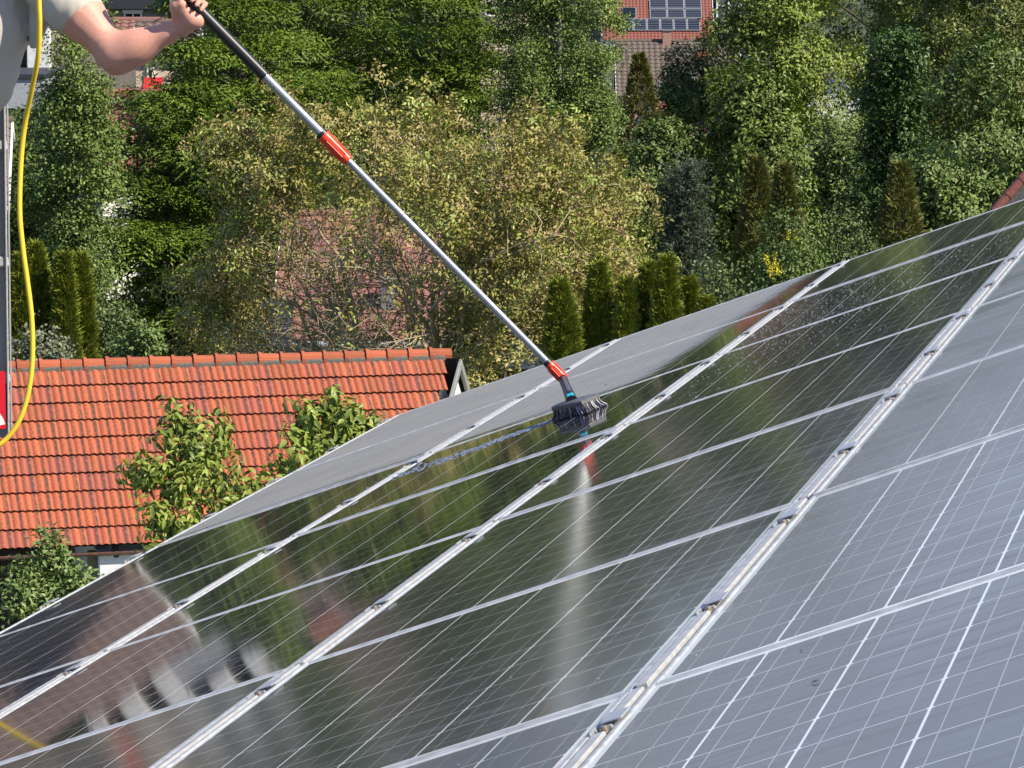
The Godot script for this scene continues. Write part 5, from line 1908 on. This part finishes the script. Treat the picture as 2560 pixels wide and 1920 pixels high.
	var shirt := [
		[Vector3(-1.7099, 11.0884, -11.4788), Vector3(-1.6521, 11.2596, -11.4707), 0.122, 0.110, 0.05], [Vector3(-1.6521, 11.2596, -11.4707), Vector3(-1.6369, 11.4484, -11.4950), 0.110, 0.118, 0.05],
		[Vector3(-1.6044, 11.4352, -11.5336), Vector3(-1.5734, 11.5616, -11.5096), 0.14, 0.09, 0.05],
		[Vector3(-1.7325, 11.1539, -11.5881), Vector3(-1.7271, 11.4460, -11.6762), 0.15, 0.15, 0.06],
		[Vector3(-1.5407, 11.2710, -11.5125), Vector3(-1.5126, 11.4481, -11.5151), 0.06, 0.10, 0.03],
		[Vector3(-1.5149, 11.2074, -11.4438), Vector3(-1.4824, 11.3368, -11.4050), 0.016, 0.040, 0.008], [Vector3(-1.4824, 11.3368, -11.4050), Vector3(-1.4893, 11.4369, -11.4129), 0.040, 0.050, 0.008],
		[Vector3(-1.4503, 11.2652, -11.4512), Vector3(-1.4288, 11.3240, -11.4185), 0.018, 0.036, 0.008], [Vector3(-1.4288, 11.3240, -11.4185), Vector3(-1.4100, 11.4246, -11.4012), 0.036, 0.060, 0.008],
		[sh, s_end, 0.102, 0.0890, 0.010],
		[s_end.lerp(sh, 0.05), s_end, 0.0905, 0.0905, 0.004],
	]
	part("t_shirt", body_mesh(shirt, 0.0085, 0.03, cloth, 0.010, 9.0), t)
	var legs := [
		[hip, Vector3(-1.8144, 11.0481, -11.5240), 0.150, 0.145], [hip + Vector3(0.02, 0, 0.09), Vector3(-1.8081, 10.5349, -11.4579), 0.115, 0.085], [hip + Vector3(-0.06, 0, -0.12), Vector3(-1.9322, 10.5117, -11.7069), 0.115, 0.085],
		[Vector3(-1.8081, 10.5349, -11.4579), Vector3(-1.7624, 10.0884, -11.5213), 0.08, 0.06], [Vector3(-1.9322, 10.5117, -11.7069), Vector3(-1.8828, 10.0584, -11.7493), 0.08, 0.06],
			]
	part("trousers", body_mesh(legs, 0.014, 0.04, denim), t)
	var boots := [[Vector3(-1.7624, 10.0820, -11.5205), Vector3(-1.6994, 10.0533, -11.3958), 0.05, 0.042], [Vector3(-1.8828, 10.0519, -11.7485), Vector3(-1.8166, 10.0237, -11.6138), 0.05, 0.042]]
	part("boots", body_mesh(boots, 0.012, 0.03, mat(Color(0.03, 0.022, 0.016), 0.7)), t)
	part("hair", body_mesh([[head + Vector3(-0.03, 0.08, -0.01), head + Vector3(0.0, 0.09, 0.03), 0.09, 0.08], [head + Vector3(-0.06, 0.0, -0.02), head + Vector3(-0.05, 0.05, 0.0), 0.06, 0.08]], 0.012, 0.03, mat(Color(0.05, 0.03, 0.018), 0.7)), t)


func hose() -> void:
	var g := Geo.new()
	var c := Curve3D.new()
	var pts := [Vector3(-1.4439, 11.6725, -11.1508), Vector3(-1.4511, 11.4291, -11.1094), Vector3(-1.4511, 11.3561, -11.0999), Vector3(-1.4500, 11.2791, -11.1001), Vector3(-1.4589, 11.1818, -11.1178), Vector3(-1.4853, 11.0826, -11.1655), Vector3(-1.5132, 10.9823, -11.2131), Vector3(-1.5297, 10.8637, -11.2180), Vector3(-1.5346, 10.7030, -11.1972), Vector3(-1.5247, 10.5855, -11.1821), Vector3(-1.5110, 10.4854, -11.1692), Vector3(-1.4972, 10.3679, -11.1540), Vector3(-1.4948, 10.2504, -11.1389), Vector3(-1.5060, 10.1466, -11.1255), Vector3(-1.5322, 10.0600, -11.1143), Vector3(-1.5708, 10.0007, -11.1067), Vector3(-1.6207, 9.9599, -11.1014), Vector3(-1.7500, 9.8638, -11.1193), Vector3(-1.8582, 9.6070, -11.1366)]
	for k in pts.size():
		var a: Vector3 = pts[maxi(k - 1, 0)]
		var b: Vector3 = pts[mini(k + 1, pts.size() - 1)]
		var tg := (b - a) / 6.0
		c.add_point(pts[k], -tg, tg)
	c.bake_interval = 0.012
	var bp := c.get_baked_points()
	var r := PackedFloat32Array()
	r.resize(bp.size())
	r.fill(0.0081)
	g.tube(bp, r, 14)
	single("garden_hose", g.mesh(mat(Color(0.80, 0.56, 0.035), 0.42)), "yellow garden hose hanging down past the man and the ladder", "hose")


func ladder() -> void:
	var t := thing("ladder", "grey aluminium ladder with a red and white warning sticker at the left edge", "ladder")
	var alu := grain(Color(0.22, 0.225, 0.225), Color(0.32, 0.325, 0.325), 0.12, 0.5, 0.06, 130, 0.09)
	alu.metallic = 0.3
	var pale := grain(Color(0.30, 0.305, 0.30), Color(0.42, 0.425, 0.42), 0.2, 0.5, 0.0, 131, 0.05)
	var a := Vector3(-1.6753, 11.0682, -11.9300)
	var b := Vector3(-1.6594, 9.8290, -11.7702)
	var up := (a - b).normalized()
	var foot := Vector3(-1.6607, 9.9024, -11.7796)
	var tow := (EYE - b)
	tow = (tow - up * tow.dot(up)).normalized()
	var rt := up.cross(tow).normalized()
	var topp := a + up * 1.2
	var len_ := foot.distance_to(topp)
	var bs := Basis(rt, up, tow)
	# the small work platform that the ladder stands on, left of the view
	var pg := Geo.new()
	pg.box(Transform3D(bs, foot - rt * 0.62 - up * 0.03), Vector3(1.1, 0.06, 0.9), 0.01)
	pg.box(Transform3D(bs, foot - rt * 1.05 - up * 1.4), Vector3(0.14, 2.7, 0.14), 0.01)
	part("platform", pg.mesh(alu), t)
	for s in 2:
		var off := -rt * (0.42 * s)
		var mid := (foot + topp) * 0.5 + off
		var g := Geo.new()
		g.box(Transform3D(bs, mid - rt * 0.026 - tow * 0.012), Vector3(0.042, len_, 0.012), 0.002)
		var st := part("stile", g.mesh(alu), t)
		g = Geo.new()
		g.box(Transform3D(bs, mid - rt * 0.0035), Vector3(0.007, len_, 0.045), 0.002)
		g.box(Transform3D(bs, mid - rt * 0.0495), Vector3(0.007, len_, 0.045), 0.002)
		part("flange", g.mesh(pale), st)
		g = Geo.new()
		g.box(Transform3D(bs, mid + rt * 0.006 - tow * 0.035), Vector3(0.006, len_, 0.02), 0.001)
		part("inner_stile", g.mesh(M.zinc), st)
	var n := 0
	var at := b.distance_to(foot)
	for k in range(-8, 5):
		# rungs at the bands seen beside the hose
		var y := Vector3(-1.6607, 10.4781, -11.8539) + up * (0.385 * k)
		if y.y < foot.y + 0.05 or y.y > topp.y - 0.1:
			continue
		var g := Geo.new()
		var c := y - rt * 0.235
		g.box(Transform3D(bs, c - tow * 0.002), Vector3(0.43, 0.032, 0.028), 0.006)
		part("rung", g.mesh(pale), t)
		g = Geo.new()
		g.box(Transform3D(bs.rotated(tow, 0.10), y - rt * 0.022 + tow * 0.004), Vector3(0.038, 0.040, 0.02), 0.008)
		part("rung_bracket", g.mesh(pale), t)
	# the warning sticker: red field with a white point
	var s0 := Vector3(-1.6903, 10.0277, -11.7807)
	var c := s0 - rt * 0.014 + tow * 0.006
	var g2 := Geo.new()
	g2.box(Transform3D(bs, c), Vector3(0.064, 0.19, 0.001))
	var stick := part("sticker", g2.mesh(mat(Color(0.58, 0.008, 0.02), 0.35)), t)
	g2 = Geo.new()
	var q := c + tow * 0.0012
	g2.quad(q - rt * 0.032 - up * 0.092, q + rt * 0.030 - up * 0.080, q + rt * 0.024 - up * 0.062, q - rt * 0.032 + up * 0.030)
	part("sticker_point", g2.mesh(mat(Color(0.75, 0.74, 0.73), 0.4)), stick)


# bits of leaf that lie on the topmost panels
func leaf_bits() -> void:
	var spots := [Vector3(0.366, 10.670, -4.343), Vector3(0.376, 10.650, -4.637), Vector3(0.310, 10.052, -11.982)]
	var said := ["small dark leaf fragment lying on the topmost panel", "tiny leaf crumb on the topmost panel near the frame", "dark crumb on the dusty panel just above the brush"]
	for k in 3:
		var g := Geo.new()
		var d := (PU * 0.7 + PV * 0.3).normalized()
		leaf(g, Vector3.ZERO, d, PN, [0.016, 0.007, 0.012][k], [0.006, 0.004, 0.008][k], -0.1)
		leaf(g, PN * 0.0006, d.rotated(PN, 0.5), PN, [0.012, 0.005, 0.009][k], [0.005, 0.003, 0.006][k], -0.15)
		var o := single("leaf_fragment", g.mesh(mat(Color(0.035, 0.028, 0.02), 0.8)), said[k], "leaf")
		o.position = (spots[k] as Vector3) - PN * 0.0015


# ---------------------------------------------------------------- ground and far hills
func land() -> void:
	var g := Geo.new()
	g.quad(Vector3(-900, 0, 60), Vector3(900, 0, 60), Vector3(900, 0, -1400), Vector3(-900, 0, -1400))
	struct("ground", g.mesh(grain(Color(0.035, 0.055, 0.014), Color(0.085, 0.10, 0.035), 9.0, 0.95, 0.0, 140, 0.02)))
	# wooded hills, only seen mirrored in the panels
	var f := FastNoiseLite.new()
	f.seed = 7
	f.frequency = 0.004
	var hg := Geo.new()
	var nx := 90
	var nz := 14
	for z in nz + 1:
		for x in nx + 1:
			var wx := -700.0 + 1400.0 * x / nx
			var wz := -330.0 - 700.0 * z / nz
			var h := smoothstep(0.0, 0.8, float(z) / nz) * (50.0 + 14.0 * f.get_noise_2d(wx, wz * 0.5)) - 0.5 + 2.5 * f.get_noise_2d(wx * 9.0, wz * 9.0)
			hg.vert(Vector3(wx, h, wz), Vector3.UP, Vector2(wx, wz) / 40.0)
	for z in nz:
		for x in nx:
			var a := z * (nx + 1) + x
			hg.i.append_array(PackedInt32Array([a, a + nx + 2, a + 1, a, a + nx + 1, a + nx + 2]))
	var nn := PackedVector3Array()
	nn.resize(hg.v.size())
	for k in range(0, hg.i.size(), 3):
		var fn := (hg.v[hg.i[k + 1]] - hg.v[hg.i[k]]).cross(hg.v[hg.i[k + 2]] - hg.v[hg.i[k]])
		if fn.y < 0.0:
			fn = -fn
		for j in 3:
			nn[hg.i[k + j]] += fn
	for k in nn.size():
		hg.n[k] = nn[k].normalized()
	struct("hills", hg.mesh(grain(Color(0.014, 0.026, 0.009), Color(0.05, 0.075, 0.025), 26.0, 0.95, 40.0, 141, 0.05)))


func materials() -> void:
	bark_brown = grain(Color(0.045, 0.034, 0.024), Color(0.11, 0.085, 0.06), 0.4, 0.95, 1.0, 20, 0.05)
	bark_grey = grain(Color(0.16, 0.15, 0.125), Color(0.36, 0.34, 0.29), 0.5, 0.9, 0.5, 21, 0.05)
	M.lichen_bark = grain(Color(0.27, 0.23, 0.17), Color(0.50, 0.41, 0.23), 0.35, 0.9, 0.5, 22, 0.045)
	M.white = mat(Color(0.74, 0.74, 0.73), 0.5)
	M.lead = grain(Color(0.16, 0.17, 0.18), Color(0.27, 0.28, 0.29), 0.3, 0.7, 0.0, 23)
	M.zinc = mat(Color(0.34, 0.36, 0.37), 0.5, 0.3)
	M.slate = mat(Color(0.03, 0.033, 0.04), 0.6)
	M.dark_glass = mat(Color(0.012, 0.016, 0.018), 0.08)
	M.pale_glass = mat(Color(0.10, 0.12, 0.13), 0.1)
	M.far_cells = mat(Color(0.016, 0.02, 0.032), 0.25)


func _ready() -> void:
	camera_and_light()
	materials()
	land()
	solar_array()
	houses()
	garage()
	trees()
	ladder()
	man()
	pole_and_brush()
	leaf_bits()
	hose()
	water()
